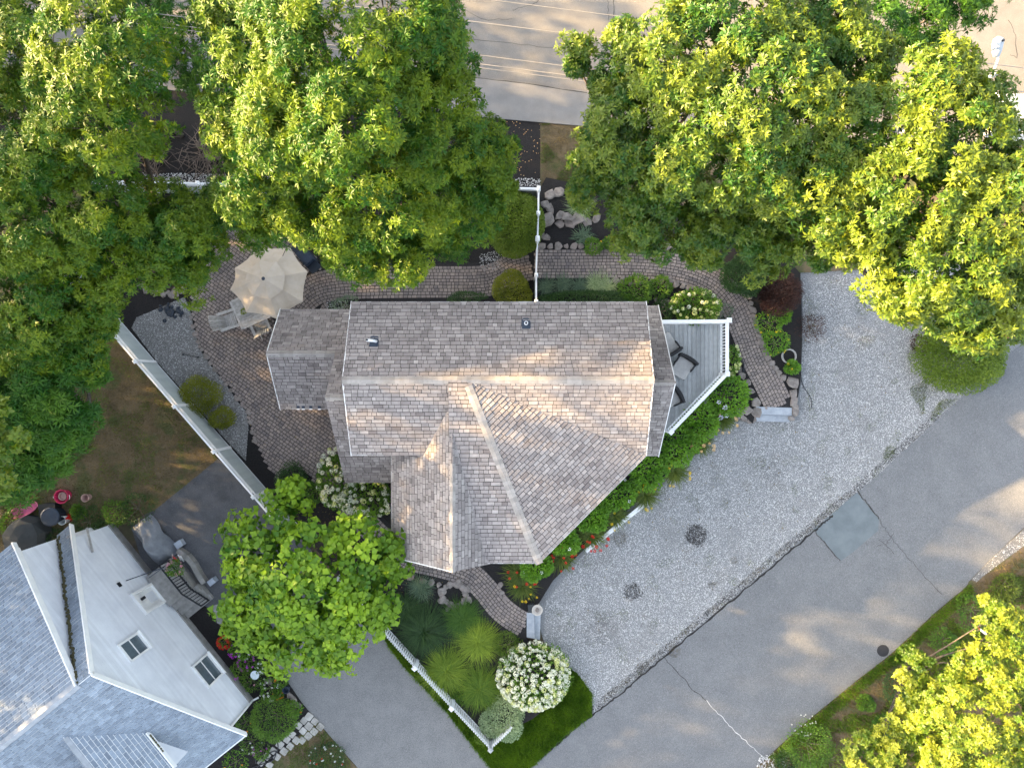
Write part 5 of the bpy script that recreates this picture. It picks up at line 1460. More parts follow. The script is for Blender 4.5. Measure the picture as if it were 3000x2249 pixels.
for i, (x, y, r, nf, lab) in enumerate([(2255, 945, 42, 9, 'yellow flowered perennial beside the red maple'), (2275, 1005, 38, 8, 'yellow flowered perennial beside the metal ring planter'), (2300, 920, 25, 0, 'strappy green plant between red maple and gravel'), (2322, 1075, 20, 2, 'tiny yellow flowered seedling above the edging rocks')]):
    root, p, rx, ry_ = shrub('perennial', x, y, r, .5, 'hosta', lab, 'flower plant', n=700, Lr=(.07, .12), Wr=(.3, .45))
    flowers(root, 'yellow', p, rx, ry_, .5, nf, ZP, .6, 1.0)
for i, (x, y, r, col, nf, lab) in enumerate([(1800, 712, 40, 'yellow', 4, 'low green perennials with yellow flowers along the stone edging'), (1895, 716, 34, 'orange', 8, 'orange flowered plant under the large sunlit tree'), (1740, 720, 30, 'yellow', 3, 'leafy plant with yellow flowers beside rock garden')]):
    root, p, rx, ry_ = shrub('perennial', x, y, r, .45, 'shrub', lab, 'flower plant', n=600, Lr=(.07, .12), ry=22)
    flowers(root, col, p, rx, ry_, .45, nf, ZP, .7, 1.0)
grass_clump('ornamental_grass', 1700, 605, 48, 'pale_grass', 'tan wispy grass above the stacked rocks', 260)
grass_clump('strap_plant', 1712, 690, 38, 'blue_grass', 'blue green strappy iris in black mulch', 90, W=.035)
for i, (x, lab) in enumerate([(1600, 'blue grey grass tuft beside the gate fence'), (1650, 'blue grey grass tuft, second along the path from the gate'), (1700, 'blue grey grass tuft beside a bright green sprig'), (1745, 'pale striped grass tuft, tallest along the path'), (1780, 'pale striped grass tuft beside the edging stones')]):
    grass_clump('blue_grass_tuft', x, 838 - (i % 2) * 6, 34 + (i > 2) * 8, 'blue_grass' if i < 3 else 'pale_grass', lab, 260, group='grass tufts along the path')
shrub('groundcover', 1700, 872, 150, .35, 'shrub_dark', 'dark green groundcover along the shaded house wall', 'groundcover', n=3600, Lr=(.06, .11), ry=22, stem=False)
shrub('perennial', 1862, 852, 46, .55, 'shrub', 'leafy green perennial by the edging stones and house corner', 'perennial', n=1000, Lr=(.1, .17), Wr=(.3, .45))
shrub('perennial', 1935, 838, 34, .4, 'shrub', 'small green perennial between black mulch and hydrangea', 'perennial', n=600, Lr=(.08, .13))
shrub('perennial', 1940, 912, 34, .4, 'shrub_dark', 'dark leafy plant below the roof corner beside hydrangea', 'perennial', n=600, Lr=(.07, .11))
shrub('silver_plant', 2125, 915, 26, .3, 'blue_grass', 'silvery plant at the deck post beside the path', 'perennial', n=400, Lr=(.06, .1), Wr=(.15, .25))
# --- front garden with ornamental grasses
grass_clump('ornamental_grass', 1228, 1725, 46, 'blue_grass', 'blue green grass clump beside the stone ring', 420)
grass_clump('ornamental_grass', 1240, 1850, 92, 'shrub_dark', 'large dark feathery grass behind the picket fence', 1100, W=.02)
grass_clump('ornamental_grass', 1190, 1790, 60, 'shrub_dark', 'dark feathery grass under the broad leaved tree', 600, W=.02)
grass_clump('fountain_grass', 1352, 1815, 66, 'shrub', 'round green fountain grass beside the curved path', 1000, W=.018, tone=(.1, .7))
grass_clump('fountain_grass', 1400, 1882, 72, 'fountain_grass', 'bright green fountain grass at the path bend', 1100, W=.018, tone=(.3, 1))
grass_clump('fountain_grass', 1305, 1968, 80, 'fountain_grass', 'yellow green fountain grass leaning over the picket fence', 1200, W=.018, tone=(.1, .8))
grass_clump('fountain_grass', 1405, 2020, 78, 'fountain_grass', 'dark green fountain grass beside the huge hydrangea', 1100, W=.018, tone=(0, .5))
shrub('low_shrub', 1490, 1895, 48, .6, 'box_green', 'fine leaved green shrub between bluestone step and hydrangea', n=2200, Lr=(.04, .07))
shrub('variegated_shrub', 1468, 2108, 66, .6, 'pale_grass', 'pale variegated shrub inside the fence corner', n=5000, Lr=(.07, .11), Wr=(.35, .5), z0=.15)
shrub('low_shrub', 1425, 2150, 34, .4, 'box_green', 'small yellow green shrub at the picket corner post', n=900, Lr=(.04, .07), z0=.15)
shrub('groundcover', 1345, 2030, 36, .35, 'shrub', 'green filler plant between picket fence and fountain grass', 'groundcover', n=900, z0=.1)
# --- border of the white house
root, p, rx, ry_ = shrub('geranium', 658, 1880, 21, .45, 'shrub', 'bright red geranium pot against the white wall', 'geranium', n=250, z0=.05)
flowers(root, 'red', p, rx, ry_, .5, 42, .05, .7, 1.0, .8)
for i, (x, y, r, col, nf, lab) in enumerate([(690, 1905, 24, 'purple', 16, 'purple petunia beside the red geranium'), (722, 1940, 28, 'purple', 20, 'purple and green petunia mound, second along the wall'), (765, 1955, 18, 'white', 10, 'white flowered plant by the driveway edge'), (715, 1915, 18, 'white', 9, 'white petunias between purple ones'),
      (735, 1995, 30, 'pink', 2, 'leafy green plant with a few pink flowers'), (700, 1965, 26, 'purple', 3, 'leafy plant against the concrete foundation'), (790, 2020, 34, 'white', 22, 'green plant dotted with small white flowers'), (815, 2035, 16, 'orange', 8, 'orange marigold beside the dark blue pot'), (825, 1992, 22, 'orange', 3, 'yellow green plant with orange flower at driveway'),
      (860, 2075, 24, 'orange', 2, 'yellow green plant above the stepping stones'), (735, 2175, 34, 'white', 9, 'green plant with white flowers below the eave tip'), (765, 2200, 26, 'purple', 6, 'fern with a magenta flower by the stepping stones'), (690, 2235, 36, 'orange', 5, 'mixed marigolds below the blue grey eave'), (715, 2120, 30, 'orange', 3, 'green plant with orange flowers under the eave')]):
    root, p, rx, ry_ = shrub('border_plant', x, y, r, .4, 'shrub' if i % 3 else 'hosta', lab, 'flower plant', n=420, Lr=(.05, .09), z0=.03)
    flowers(root, col, p, rx, ry_, .42, nf, .03, .7, 1.1, .6)
shrub('round_shrub', 800, 2108, 64, 1.1, 'shrub', 'dense round green shrub beside the stepping stones', n=4200, Lr=(.05, .09), z0=.03, rag=.1, lumps=14)
root, p, rx, ry_ = shrub('flower_mound', 955, 2222, 52, .4, 'shrub_dark', 'circular bed of mixed flowers beside the driveway', 'flower bed', n=1500, Lr=(.05, .09), z0=.03, stem=False)
flowers(root, 'white', p, rx, ry_, .42, 26, .03, .6, 1.0); flowers(root, 'red', p, rx, ry_, .42, 5, .03, .5, .7)
# --- weeds and bushes around the neighbour's yard
for i, (x, y, r, h, mat, lab) in enumerate([(395, 1492, 52, .6, 'shrub_dark', 'leafy bush at the corner of the dark asphalt'), (340, 1500, 40, .5, 'shrub', 'leafy weeds between parched lawn and white house'), (255, 1530, 46, .4, 'shrub_dark', 'weeds behind the white house near plastic tubs'), (228, 1500, 22, .3, 'shrub', 'hosta beside the magenta tub'),
      (150, 1590, 44, .4, 'shrub_dark', 'weeds around the covered round object'), (300, 1560, 34, .4, 'shrub_dark', 'bush against the white house corner'), (30, 1530, 40, .4, 'shrub', 'weeds beside the pink sled'), (690, 1830, 24, .2, 'shrub', 'weeds along the paving beside the stoop')]):
    shrub('weedy_bush', x, y, r, h, mat, lab, 'bush', n=800, Lr=(.06, .12), Wr=(.35, .5), z0=.02)
# --- lane verge
root, p, rx, ry_ = shrub('dark_bush', 2375, 2190, 68, .9, 'shrub', 'dark green bush with tiny white flowers at the lane edge', 'bush', n=2600, Lr=(.05, .09), z0=.03, lumps=12)
flowers(root, 'white', P(2362, 2130, .5), .6, .5, .5, 26, .03, .5, .8)
for i, (x, y, r, h, mat, lab) in enumerate([(2440, 2240, 60, .8, 'box_green', 'yellow green bush behind the white flowered bush'), (2310, 2235, 34, .4, 'shrub_dark', 'low dark weeds beside white stones'), (2860, 1795, 58, .7, 'shrub', 'bright green bush beside the white marker post'), (2770, 1880, 40, .5, 'shrub', 'green weeds among dry verge grass'),
      (2640, 2010, 52, .7, 'shrub_dark', 'bluish green bush under the brilliant yellow tree'), (2590, 2130, 40, .6, 'shrub', 'small bush on bare brown verge soil'), (2690, 2040, 44, .8, 'shrub', 'leafy bush below the golden branches'), (2540, 2060, 26, .3, 'shrub', 'weeds on the verge beside bare soil'), (2945, 1720, 44, .5, 'daylily', 'dry grassy bush at the top of the verge')]):
    shrub('verge_bush', x, y, r, h, mat, lab, 'bush', n=1100, Lr=(.06, .11), z0=.03)
# round yew at the road end of the gravel lot
shrub('round_shrub', 2826, 1035, 125, 1.8, 'box_green', 'big clipped yew at the corner of gravel lot and lane', n=22000, Lr=(.06, .11), z0=.02, ry=105, rag=.25, lumps=13)
shrub('low_shrub', 2700, 1010, 30, .5, 'red_leaf', 'reddish weeds between gravel and clipped yew', n=400, z0=.02)

# ================================================================ stones, steps
def rock_mesh(seed):
    r = random.Random(seed)
    vs, fs = [], []
    jit = [r.uniform(.62, 1.2) for _ in range(8)]
    n = 8
    for (rr, z) in ((1.0, -.35), (1.06, .2), (.86, .5)):
        for k in range(n):
            t = 6.283 * k / n
            q = rr * jit[k] * r.uniform(.92, 1.06)
            vs.append((q * math.cos(t), q * math.sin(t), z + r.uniform(-.08, .08)))
    vs.append((r.uniform(-.3, .3), r.uniform(-.3, .3), .54))
    for i in range(2):
        for k in range(n): fs.append([i * n + k, i * n + (k + 1) % n, (i + 1) * n + (k + 1) % n, (i + 1) * n + k])
    for k in range(n): fs.append([2 * n + k, 2 * n + (k + 1) % n, 3 * n])
    return MB().add(vs, fs).mesh('stone', 'stone')
ROCKS = [rock_mesh(i) for i in range(12)]
def rocks(name, label, cat, pts, z=ZP, size=11, flat=.8, elong=(.75, 1.5)):
    root = thing(name, label, cat, P(pts[0][0], pts[0][1], z))
    for q in pts:
        s = (q[2] if len(q) > 2 else size * random.uniform(.8, 1.2)) * .0152
        zz = z + (q[3] if len(q) > 3 else 0)
        p = P(q[0], q[1], zz)
        link('stone', random.choice(ROCKS), root, (p.x, p.y, zz + .02), (random.uniform(-.12, .12), random.uniform(-.12, .12), random.uniform(0, 6.28)), (s * random.uniform(*elong), s, s * flat * random.uniform(.7, 1)))
    return root
def along(px, step):
    L = smooth_line(px, ZP); s = np.concatenate([[0], np.cumsum(np.linalg.norm(np.diff(L, axis=0), axis=1))])
    k = (H - ZP) / F; out = []
    d = 0
    while d < s[-1]:
        x, y = np.interp(d, s, L[:, 0]), np.interp(d, s, L[:, 1])
        out.append((CX + x / k, CY - y / k)); d += step * random.uniform(.85, 1.2) * .0152
    return out
rocks('stone_edging', 'row of edging stones between curved path and hydrangea', 'stone edging', along([(1780, 824), (1880, 824), (1960, 830), (2030, 848), (2085, 880), (2115, 925)], 21), size=11)
rocks('stone_edging', 'row of edging stones below the yellow flowered perennials', 'stone edging', along([(1588, 722), (1700, 722), (1850, 722), (1960, 724), (2060, 745)], 22), size=11)
rocks('stone_edging', 'row of edging stones from red maple down to granite steps', 'stone edging', along([(2196, 870), (2208, 920), (2224, 985), (2242, 1040), (2268, 1075), (2300, 1115)], 20) + [(2323, 1122, 17), (2325, 1153, 14), (2326, 1175, 11), (2328, 1190, 10), (2328, 1205, 11), (2320, 1226, 11)], size=10)
rocks('stone_edging', 'rocks stepping down the inner side of the path beside green shrub', 'stone edging', [(2160, 1082, 10), (2172, 1100, 11), (2184, 1122, 11), (2197, 1145, 13), (2215, 1178, 15), (2214, 1206, 17, -.06), (2190, 1200, 15), (2165, 1208, 13), (2200, 1228, 12, -.15), (2178, 1222, 12, -.1)])
rocks('rock_garden', 'stacked flat rocks in black mulch beside the white fence', 'rock garden', [(1612, 572, 17), (1598, 600, 15), (1612, 612, 14), (1607, 643, 21, .12), (1640, 632, 17, .1), (1662, 636, 20, .14), (1692, 644, 18, .05), (1640, 655, 14), (1670, 655, 15), (1600, 696, 12), (1640, 565, 15), (1672, 560, 14), (1588, 690, 8), (1590, 640, 12), (1720, 650, 13), (1745, 640, 12)], flat=.7)
rocks('rock_garden', 'two purple flat rocks beside the roof corner and hydrangea', 'rock', [(1945, 888, 13), (1965, 896, 15), (1925, 880, 9)])
ring = [(1331 + 34 * math.cos(a) + random.uniform(-3, 3), 1742 + 33 * math.sin(a) + random.uniform(-3, 3), random.uniform(8, 12)) for a in np.linspace(0, 6.283, 17)[:-1]]
ring += [(1331 + 44 * math.cos(a), 1742 + 42 * math.sin(a), random.uniform(8, 11)) for a in (.3, 1.2, 2.0, 2.7, 3.4, 5.0, 5.8)]
rocks('stone_ring', 'ring of pale stones around a small planting bed', 'stone ring', ring)
rocks('fire_ring', 'dark stone ring at the patio edge under the oak', 'stone ring', [(415 + i * 16, 835 + 26 * math.sin(i / 8 * 3.1), random.uniform(9, 13)) for i in range(9)] + [(530, 850, 12), (540, 835, 11), (508, 862, 13)])
rocks('stone_edging', 'small edging stones between grey gravel and patio', 'stone edging', along([(560, 930), (572, 975), (590, 1020), (625, 1075), (665, 1128), (700, 1172), (727, 1205), (735, 1250), (750, 1300)], 26), size=7)
rocks('stone_edging', 'edging stones along the front path under the broad leaved tree', 'stone edging', [(1180, 1672, 9), (1205, 1690, 11), (1240, 1700, 12), (1262, 1706, 10), (1285, 1712, 10), (1465, 1712, 9), (1470, 1735, 8), (1480, 1752, 8)])
rocks('garden_rocks', 'rocks in the border beside the dense round shrub', 'rock', [(788, 1995, 11), (860, 2050, 13), (848, 2035, 9), (862, 2085, 10), (875, 2065, 8)], z=.03)

gs = thing('granite_steps', 'two grey granite steps from curved path down to gravel', 'steps', P(2270, 1210, 0))
for (a, z0, z1) in (([(2216, 1191), (2320, 1194), (2319, 1217), (2216, 1214)], 0, ZP + .03), ([(2210, 1214.5), (2313, 1217.5), (2312, 1236), (2210, 1233)], -.01, .15)):
    m = MB(); m.prism(PXY(a, z1), z0, z1); m.build('step', 'granite', gs)
bs = thing('bluestone_steps', 'blue grey stone steps at the end of the front path', 'steps', P(1562, 1835, 0))
for (a, z0, z1) in (([(1543, 1794), (1565, 1794), (1567, 1870), (1543, 1866)], 0, ZP + .035), ([(1565.5, 1798), (1584, 1800), (1582, 1873), (1567.5, 1871)], -.01, .16)):
    m = MB(); m.prism(PXY(a, z1), z0, z1); m.build('step', 'granite', bs)
c = P(1574, 1786, .7)
ln = thing('stone_lantern', 'round stone bowl lantern beside the bluestone steps', 'lantern', (c.x, c.y, 0))
MB().lathe([(.16, 0), (.12, .08), (.09, .3), (.12, .5)], (c.x, c.y, .12), 14).build('pedestal', 'bowl_stone', ln, smooth=True)
MB().lathe([(.12, .5), (.235, .58), (.245, .62), (.215, .62), (.16, .57), (.08, .56)], (c.x, c.y, .12), 20).build('bowl', 'bowl_stone', ln, smooth=True)
MB().lathe([(.085, .55), (.09, .64), (.05, .69), (.03, .70)], (c.x, c.y, .12), 14).build('knob', 'stone', ln, smooth=True)
c = P(1557, 1779, .5); m = MB(); m.box((c.x, c.y, .4), (.26, .26, .3), .1); m.box((c.x, c.y, .56), (.30, .30, .04), .1)
m.build('square_planter', 'dark_cover', None, label='dark square planter behind the stone lantern', cat='planter')
bm_ = MB(); a, b = P(1716, 1614, .2), P(1899, 1467, .2); bm_.bar(Vector((a.x, a.y, .12)), Vector((b.x, b.y, .12)), .19, .2)
bm_.bar(Vector((a.x, a.y, .225)), Vector((b.x, b.y, .225)), .17, .012)
bm_.build('timber_beam', 'white_trim', None, label='long white timber beam edging the gravel lot', cat='beam')
c = P(2312, 1043, ZP + .1)
m = MB(); m.tube([(c.x + .3 * math.cos(t), c.y + .3 * math.sin(t), ZP + .14) for t in np.linspace(0, 6.283, 29)], .022, 6, cap=False)
m.tube([(c.x + .3 * math.cos(t), c.y + .3 * math.sin(t), ZP + .02) for t in np.linspace(0, 6.283, 29)], .022, 6, cap=False)
m.build('ring_planter', 'wood_grey', None, label='thin round hoop planter in dark mulch', cat='planter')
m = MB()
for i in range(4):
    c = P(2158 + i * 2, 1082 - i * 5, ZP + .05)
    m.tube([(c.x + (.34 - i * .04) * math.cos(t), c.y + (.40 - i * .05) * math.sin(t), ZP + .04 + .03 * i) for t in np.linspace(0, 6.283, 25)], .012, 6, cap=False)
m.build('coiled_hose', 'hose', None, label='black coiled hose beside the deck railing corner', cat='hose')
def px_tube(pts, r, mat, name, label, cat, z=.04, n=6):
    L = smooth_line(pts, z, .06)
    return MB().tube([(x, y, z) for x, y in L], r, n).build(name, mat, None, smooth=True, label=label, cat=cat)
px_tube([(2348, 870), (2350, 950), (2346, 1040), (2350, 1120), (2375, 1165), (2378, 1195)], .014, 'hose', 'drip_line', 'thin dark pipe lying along the gravel edge', 'pipe', .03)
px_tube([(812, 2165), (814, 2195), (800, 2215), (780, 2222), (790, 2205), (808, 2200), (800, 2225), (760, 2240), (735, 2250), (715, 2270)], .022, 'hose', 'garden_hose', 'black garden hose across the stepping stones', 'hose', .085)
px_tube([(745, 2290), (755, 2245), (772, 2225), (765, 2205), (748, 2212), (750, 2235)], .020, 'hose', 'garden_hose', 'looped end of black hose beside the stepping stones', 'hose', .10)
m = MB(); a, b = P(537, 1038, ZP + .05), P(580, 1046, ZP + .05)
m.tube([a, b], .012, 6); m.lathe([(.05, 0), (.05, .05), (.02, .07)], (a.x, a.y, ZP + .02), 8); m.lathe([(.045, 0), (.04, .05)], (b.x, b.y, ZP + .02), 8)
m.build('fallen_lamp', 'black_metal', None, label='black garden light lying on grey gravel', cat='garden light')
m = MB(); c = P(500, 912, ZP)
for i in range(40):
    q = Vector((c.x + random.gauss(0, .22), c.y + random.gauss(0, .16), ZP + .02)); r = random.uniform(.05, .12)
    m.lathe([(r, 0), (r * .9, r * .5), (r * .4, r * .8)], q, 6)
m.build('charcoal_heap', 'grill_cover', None, label='black charred heap on the grey gravel bed', cat='ash heap')

# ================================================================ patio furniture
ub = thing('patio_umbrella', 'beige octagonal patio umbrella over the wooden table', 'umbrella', P(776, 820, ZP))
rim = [(849, 723), (901, 796), (887, 884), (813, 935), (722, 915), (674, 848), (688, 785), (755, 722)]
ZR, ZT = 2.25, 2.78
RW = PXY(rim, ZR); hub = P(776, 818, ZT); base_c = Vector((hub.x, hub.y, ZP))
can = MB()
rings = 6
vs = []; fs = []
for r in range(rings + 1):
    f = .30 + .70 * r / rings
    for k in range(8):
        a, b = RW[k], RW[(k + 1) % 8]
        for j in range(4):
            t = j / 4
            q = a.lerp(b, t); sag = .07 * math.sin(math.pi * t)
            p = hub.lerp(q, f); p.z = ZT - (ZT - ZR) * (f ** 1.25) - sag * f
            pull = 1 - .05 * math.sin(math.pi * t) * f
            p.x = hub.x + (p.x - hub.x) * pull; p.y = hub.y + (p.y - hub.y) * pull
            vs.append(p)
for r in range(rings):
    for k in range(32): fs.append([r * 32 + k, (r + 1) * 32 + k, (r + 1) * 32 + (k + 1) % 32, r * 32 + (k + 1) % 32])
can.add(vs, fs); can.build('canopy', 'canvas', ub, smooth=False)
vt = MB(); vs = []; fs = []
for r in range(4):
    f = [0.03, .18, .36, .52][r]
    for k in range(8):
        a, b = RW[k], RW[(k + 1) % 8]
        for j in range(4):
            t = j / 4; q = a.lerp(b, t); p = hub.lerp(q, f); p.z = ZT + .22 - (ZT - ZR) * (f ** 1.15) * 1.0 - .03 * math.sin(math.pi * t) * f
            vs.append(p)
for r in range(3):
    for k in range(32): fs.append([r * 32 + k, (r + 1) * 32 + k, (r + 1) * 32 + (k + 1) % 32, r * 32 + (k + 1) % 32])
vt.add(vs, fs); vt.build('vent_canopy', 'canvas', ub)
for k in range(8):
    MB().bar(Vector((hub.x, hub.y, ZT - .03)), RW[k] - Vector((0, 0, .05)), .02, .02).build('rib', 'wood_grey', ub)
MB().tube([base_c, Vector((hub.x, hub.y, ZT + .05))], .024, 10).build('pole', 'wood_grey', ub)
MB().lathe([(.075, .10), (.085, .18), (.07, .22), (.03, .25)], (hub.x, hub.y, ZT), 12).build('finial', 'navy_plastic', ub)
MB().lathe([(.28, 0), (.26, .06), (.05, .10)], (base_c.x, base_c.y, ZV), 16).build('base', 'cast_iron', ub)
def local_thing(name, label, cat, px, py, z, ang, group=None):
    p = P(px, py, z); t = thing(name, label, cat, (p.x, p.y, ZV), group); t.rotation_euler = (0, 0, ang); return t
tb_ = local_thing('patio_table', 'weathered slatted wooden table half under the umbrella', 'table', 735, 905, .75 + ZP, math.radians(24))
for i in range(9):
    m = MB(); m.box((0, -.60 + i * .133 + .066, .73), (1.3, .125, .03), 0, random.random()); link_local('slat', m, 'wood_grey', tb_)
for s in (-1, 1):
    m = MB(); m.box((s * .69, 0, .73), (.09, 1.3, .032), 0, .8); link_local('end_board', m, 'wood_grey', tb_)
    m = MB(); m.box((0, s * .64, .73), (1.28, .08, .032), 0, .8); link_local('side_board', m, 'wood_grey', tb_)
    for q in (-1, 1):
        m = MB(); m.box((s * .58, q * .52, .36), (.08, .08, .72), 0, .3); link_local('leg', m, 'wood_grey', tb_)
def adirondack(label, px, py, ang):
    """local +y is where the sitter looks"""
    t = local_thing('adirondack_chair', label, 'chair', px, py, .4 + ZP, ang)
    for i in range(7):
        a = -.26 + i * .087; h = .78 - .9 * (a ** 2) * 1.8
        m = MB(); m.bar((a * .85, -.20, .28), (a * 1.25, -.20 - .42, .28 + h), .078, .018, random.random()); link_local('back_slat', m, 'wood_grey', t)
    for i in range(6):
        m = MB(); m.box((0, -.16 + i * .085, .29 + i * .018), (.54, .075, .018), 0, random.random()); link_local('seat_slat', m, 'wood_grey', t)
    for s in (-1, 1):
        m = MB(); m.bar((s * .36, -.42, .55), (s * .36, .34, .57), .12, .022, .8); m.box((s * .36, .36, .571), (.14, .12, .022)); link_local('armrest', m, 'wood_grey', t)
        m = MB(); m.bar((s * .31, .32, 0), (s * .31, .32, .55), .03, .09, .4); link_local('front_leg', m, 'wood_grey', t)
        m = MB(); m.bar((s * .28, .34, .32), (s * .28, -.62, .03), .03, .11, .4); link_local('rear_leg', m, 'wood_grey', t)
    return t
adirondack('weathered wooden garden chair on open pavers, its back to the gravel bed', 672, 938, math.radians(-72))
adirondack('weathered wooden garden chair between table and low roof', 762, 948, math.radians(24))
root, p, rx, ry_ = shrub('table_plant', 713, 911, 9, .2, 'locust', 'small yellow potted plant on the wooden table', 'potted plant', n=150, Lr=(.04, .07), z0=ZV + .76, stem=False)
gr = thing('covered_grill', 'black covered grill beside the umbrella', 'grill', P(895, 752, ZP)); gr.rotation_euler = (0, 0, 0)
gc = P(893, 752, 1.1)
def gbox(name, dx, dy, z0, z1, sx, sy, mat='grill_cover'):
    a = math.radians(-50); ca, sa = math.cos(a), math.sin(a)
    m = MB(); m.box((gc.x + dx * ca - dy * sa, gc.y + dx * sa + dy * ca, (z0 + z1) / 2), (sx, sy, z1 - z0), a); return m.build(name, mat, gr)
gbox('cabinet', 0, 0, ZV, .95, .7, .52); gbox('side_shelf', -.55, 0, .88, .93, .4, .5); gbox('side_shelf', .55, 0, .88, .93, .4, .5); gbox('lid', 0, .02, .95, 1.12, .72, .5, 'navy_plastic'); gbox('lid_top', 0, .04, 1.12, 1.2, .66, .34, 'navy_plastic'); gbox('handle', 0, -.27, 1.08, 1.11, .5, .03, 'black_metal')
hl = MB(); a, b = P(842, 722, 2.2), P(823, 762, 2.35)
hl.tube([Vector((P(850, 715, 2.2).x, P(850, 715, 2.2).y, ZP)), P(850, 715, 2.3), P(838, 728, 2.55), b], .014, 6); hl.lathe([(.07, -.06), (.05, .03), (.015, .06)], b, 10)
hl.build('hanging_lantern', 'black_metal', None, label='black hook lamp leaning over the umbrella edge', cat='lamp')

# ================================================================ neighbour's yard clutter
def tub(name, px, py, rt, rb, h, mat, label, cat, z0=.02, inner=None):
    c = P(px, py, h); root = thing(name, label, cat, (c.x, c.y, z0))
    MB().lathe([(rb, 0), (rt, h), (rt * 1.06, h), (rt * 1.06, h + .02), (rt * .93, h + .02), (rb * .9, .06)], (c.x, c.y, z0), 20).build('body', mat, root, smooth=False)
    if inner: MB().lathe([(rt * .55, .06), (rt * .62, h * .8), (rt * .5, h * .8), (rt * .45, .2)], (c.x, c.y, z0), 16).build('liner', inner, root)
    return root
t = tub('plastic_tub', 180, 1454, .30, .24, .38, 'magenta_plastic', 'magenta plastic tub holding a clay pot on the lawn', 'tub', inner='terracotta')
for s in (-1, 1):
    c = P(180 + s * 20, 1456, .4); m = MB(); m.tube([(c.x, c.y - .1, .34), (c.x + s * .07, c.y, .4), (c.x, c.y + .1, .34)], .015, 6); m.build('handle', 'pvc', t)
tub('flower_pot', 250, 1458, .17, .12, .34, 'terracotta', 'small pinkish clay pot standing on the lawn', 'pot')
tub('bucket', 182, 1524, .19, .15, .4, 'pale_plastic', 'pale bucket beside the red cone and navy bin', 'bucket')
c = P(202, 1516, .2); MB().lathe([(.2, 0), (.2, .02), (.12, .03), (.03, .42)], (c.x, c.y, .02), 14).build('red_cone', 'red_plastic', None, label='red plastic cone next to the pale bucket', cat='cone')
c = P(145, 1514, .7); nbn = thing('navy_bin', 'navy lidded bin behind the white house', 'bin', (c.x, c.y, .02))
m = MB(); m.lathe([(.32, 0), (.38, .6)], (c.x, c.y, .02), 20); m.build('body', 'grill_cover', nbn)
m = MB(); m.lathe([(.42, .6), (.42, .66), (.36, .70), (.1, .72)], (c.x, c.y, .02), 20); m.build('lid', 'navy_plastic', nbn)
c = P(142, 1490, .4); m = MB(); m.box((c.x, c.y, .25), (.7, .45, .46), .1); m.box((c.x, c.y, .49), (.74, .49, .03), .1); m.build('black_crate', 'black_metal', None, label='black box behind the navy bin', cat='box')
c = P(62, 1575, .8); cv = thing('covered_fire_pit', 'large dark cloth covered round table behind the white house', 'covered table', (c.x, c.y, .02))
m = MB(); n = 9; vs = []
for r, z in ((.92, .0), (.88, .5), (.80, .86), (.4, .95)):
    for k in range(n):
        t = 6.283 * k / n + .2; q = r * (1 + .05 * math.sin(3 * t + z * 5)); vs.append((c.x + q * math.cos(t), c.y + q * math.sin(t), z + random.uniform(-.02, .02)))
vs.append((c.x, c.y, 1.0)); fs = [[i * n + k, i * n + (k + 1) % n, (i + 1) * n + (k + 1) % n, (i + 1) * n + k] for i in range(3) for k in range(n)] + [[3 * n + k, 3 * n + (k + 1) % n, 4 * n] for k in range(n)]
m.add(vs, fs); m.build('cover', 'dark_cover', cv)
MB().lathe([(.7, 0), (.72, .82)], (c.x, c.y, 0.02), 12).build('table_body', 'black_metal', cv)
c = P(72, 1492, .25); m = MB(); vs = []; fs = []
for i in range(9):
    for k in range(9):
        a = math.pi * k / 8; l = -.6 + 1.2 * i / 8; w = .28 * (1 - .5 * abs(l / .6) ** 3)
        x, y = l, -w * math.cos(a); z = .32 - w * math.sin(a) * .9
        ca, sa = math.cos(.45), math.sin(.45)
        vs.append((c.x + x * ca - y * sa, c.y + x * sa + y * ca, z))
for i in range(8):
    for k in range(8): fs.append([i * 9 + k, i * 9 + k + 1, (i + 1) * 9 + k + 1, (i + 1) * 9 + k])
m.add(vs, fs); o = m.build('pink_sled', 'pink_plastic', None, label='pink plastic tub lying open beside the weeds', cat='plastic tub')
sm = o.modifiers.new('thick', 'SOLIDIFY'); sm.thickness = .02
# tarp-covered motorcycle
tp = MB(); c = P(443, 1588, .5); vs = []; fs = []; nu, nv = 36, 22
for i in range(nu + 1):
    u_ = i / nu
    for k in range(nv + 1):
        v_ = k / nv
        l = (u_ - .5) * 2.15; w = (v_ - .5) * 1.15
        prof = math.sin(math.pi * min(1, max(0, u_ * .92 + .06))) ** .6 * (1 - .25 * math.sin(u_ * 7))
        ridge = max(0, 1 - abs(v_ - .5 - .04 * math.sin(u_ * 5)) * 2.0) ** .75
        hgt = 1.05 * prof * ridge + .02
        hgt += .13 * noise.noise(Vector((u_ * 5, v_ * 11, 1.7))) * (1 - abs(v_ - .5)) + .03 * math.sin(v_ * 40 + u_ * 9) * ridge * (1 - ridge) * 2
        off = .08 * noise.noise(Vector((u_ * 3, v_ * 3, 5)))
        q = G1 * 0 + U * (l + off) + (-Bk) * (w + off * .6)
        vs.append((c.x + q.x, c.y + q.y, .03 + max(0, hgt)))
for i in range(nu):
    for k in range(nv): fs.append([i * (nv + 1) + k, i * (nv + 1) + k + 1, (i + 1) * (nv + 1) + k + 1, (i + 1) * (nv + 1) + k])
tp.add(vs, fs); tp.build('covered_motorcycle', 'tarp', None, smooth=True, label='motorcycle under a crumpled grey tarp beside the white house', cat='covered motorcycle')
def crate(name, px, py, z, size, ang, mat, label, cat):
    c = P(px, py, z + size[2]); m = MB(); m.box((c.x, c.y, z + size[2] / 2), size, ang); m.box((c.x, c.y, z + size[2]), (size[0] * 1.06, size[1] * 1.06, .025), ang); return m.build(name, mat, None, label=label, cat=cat)
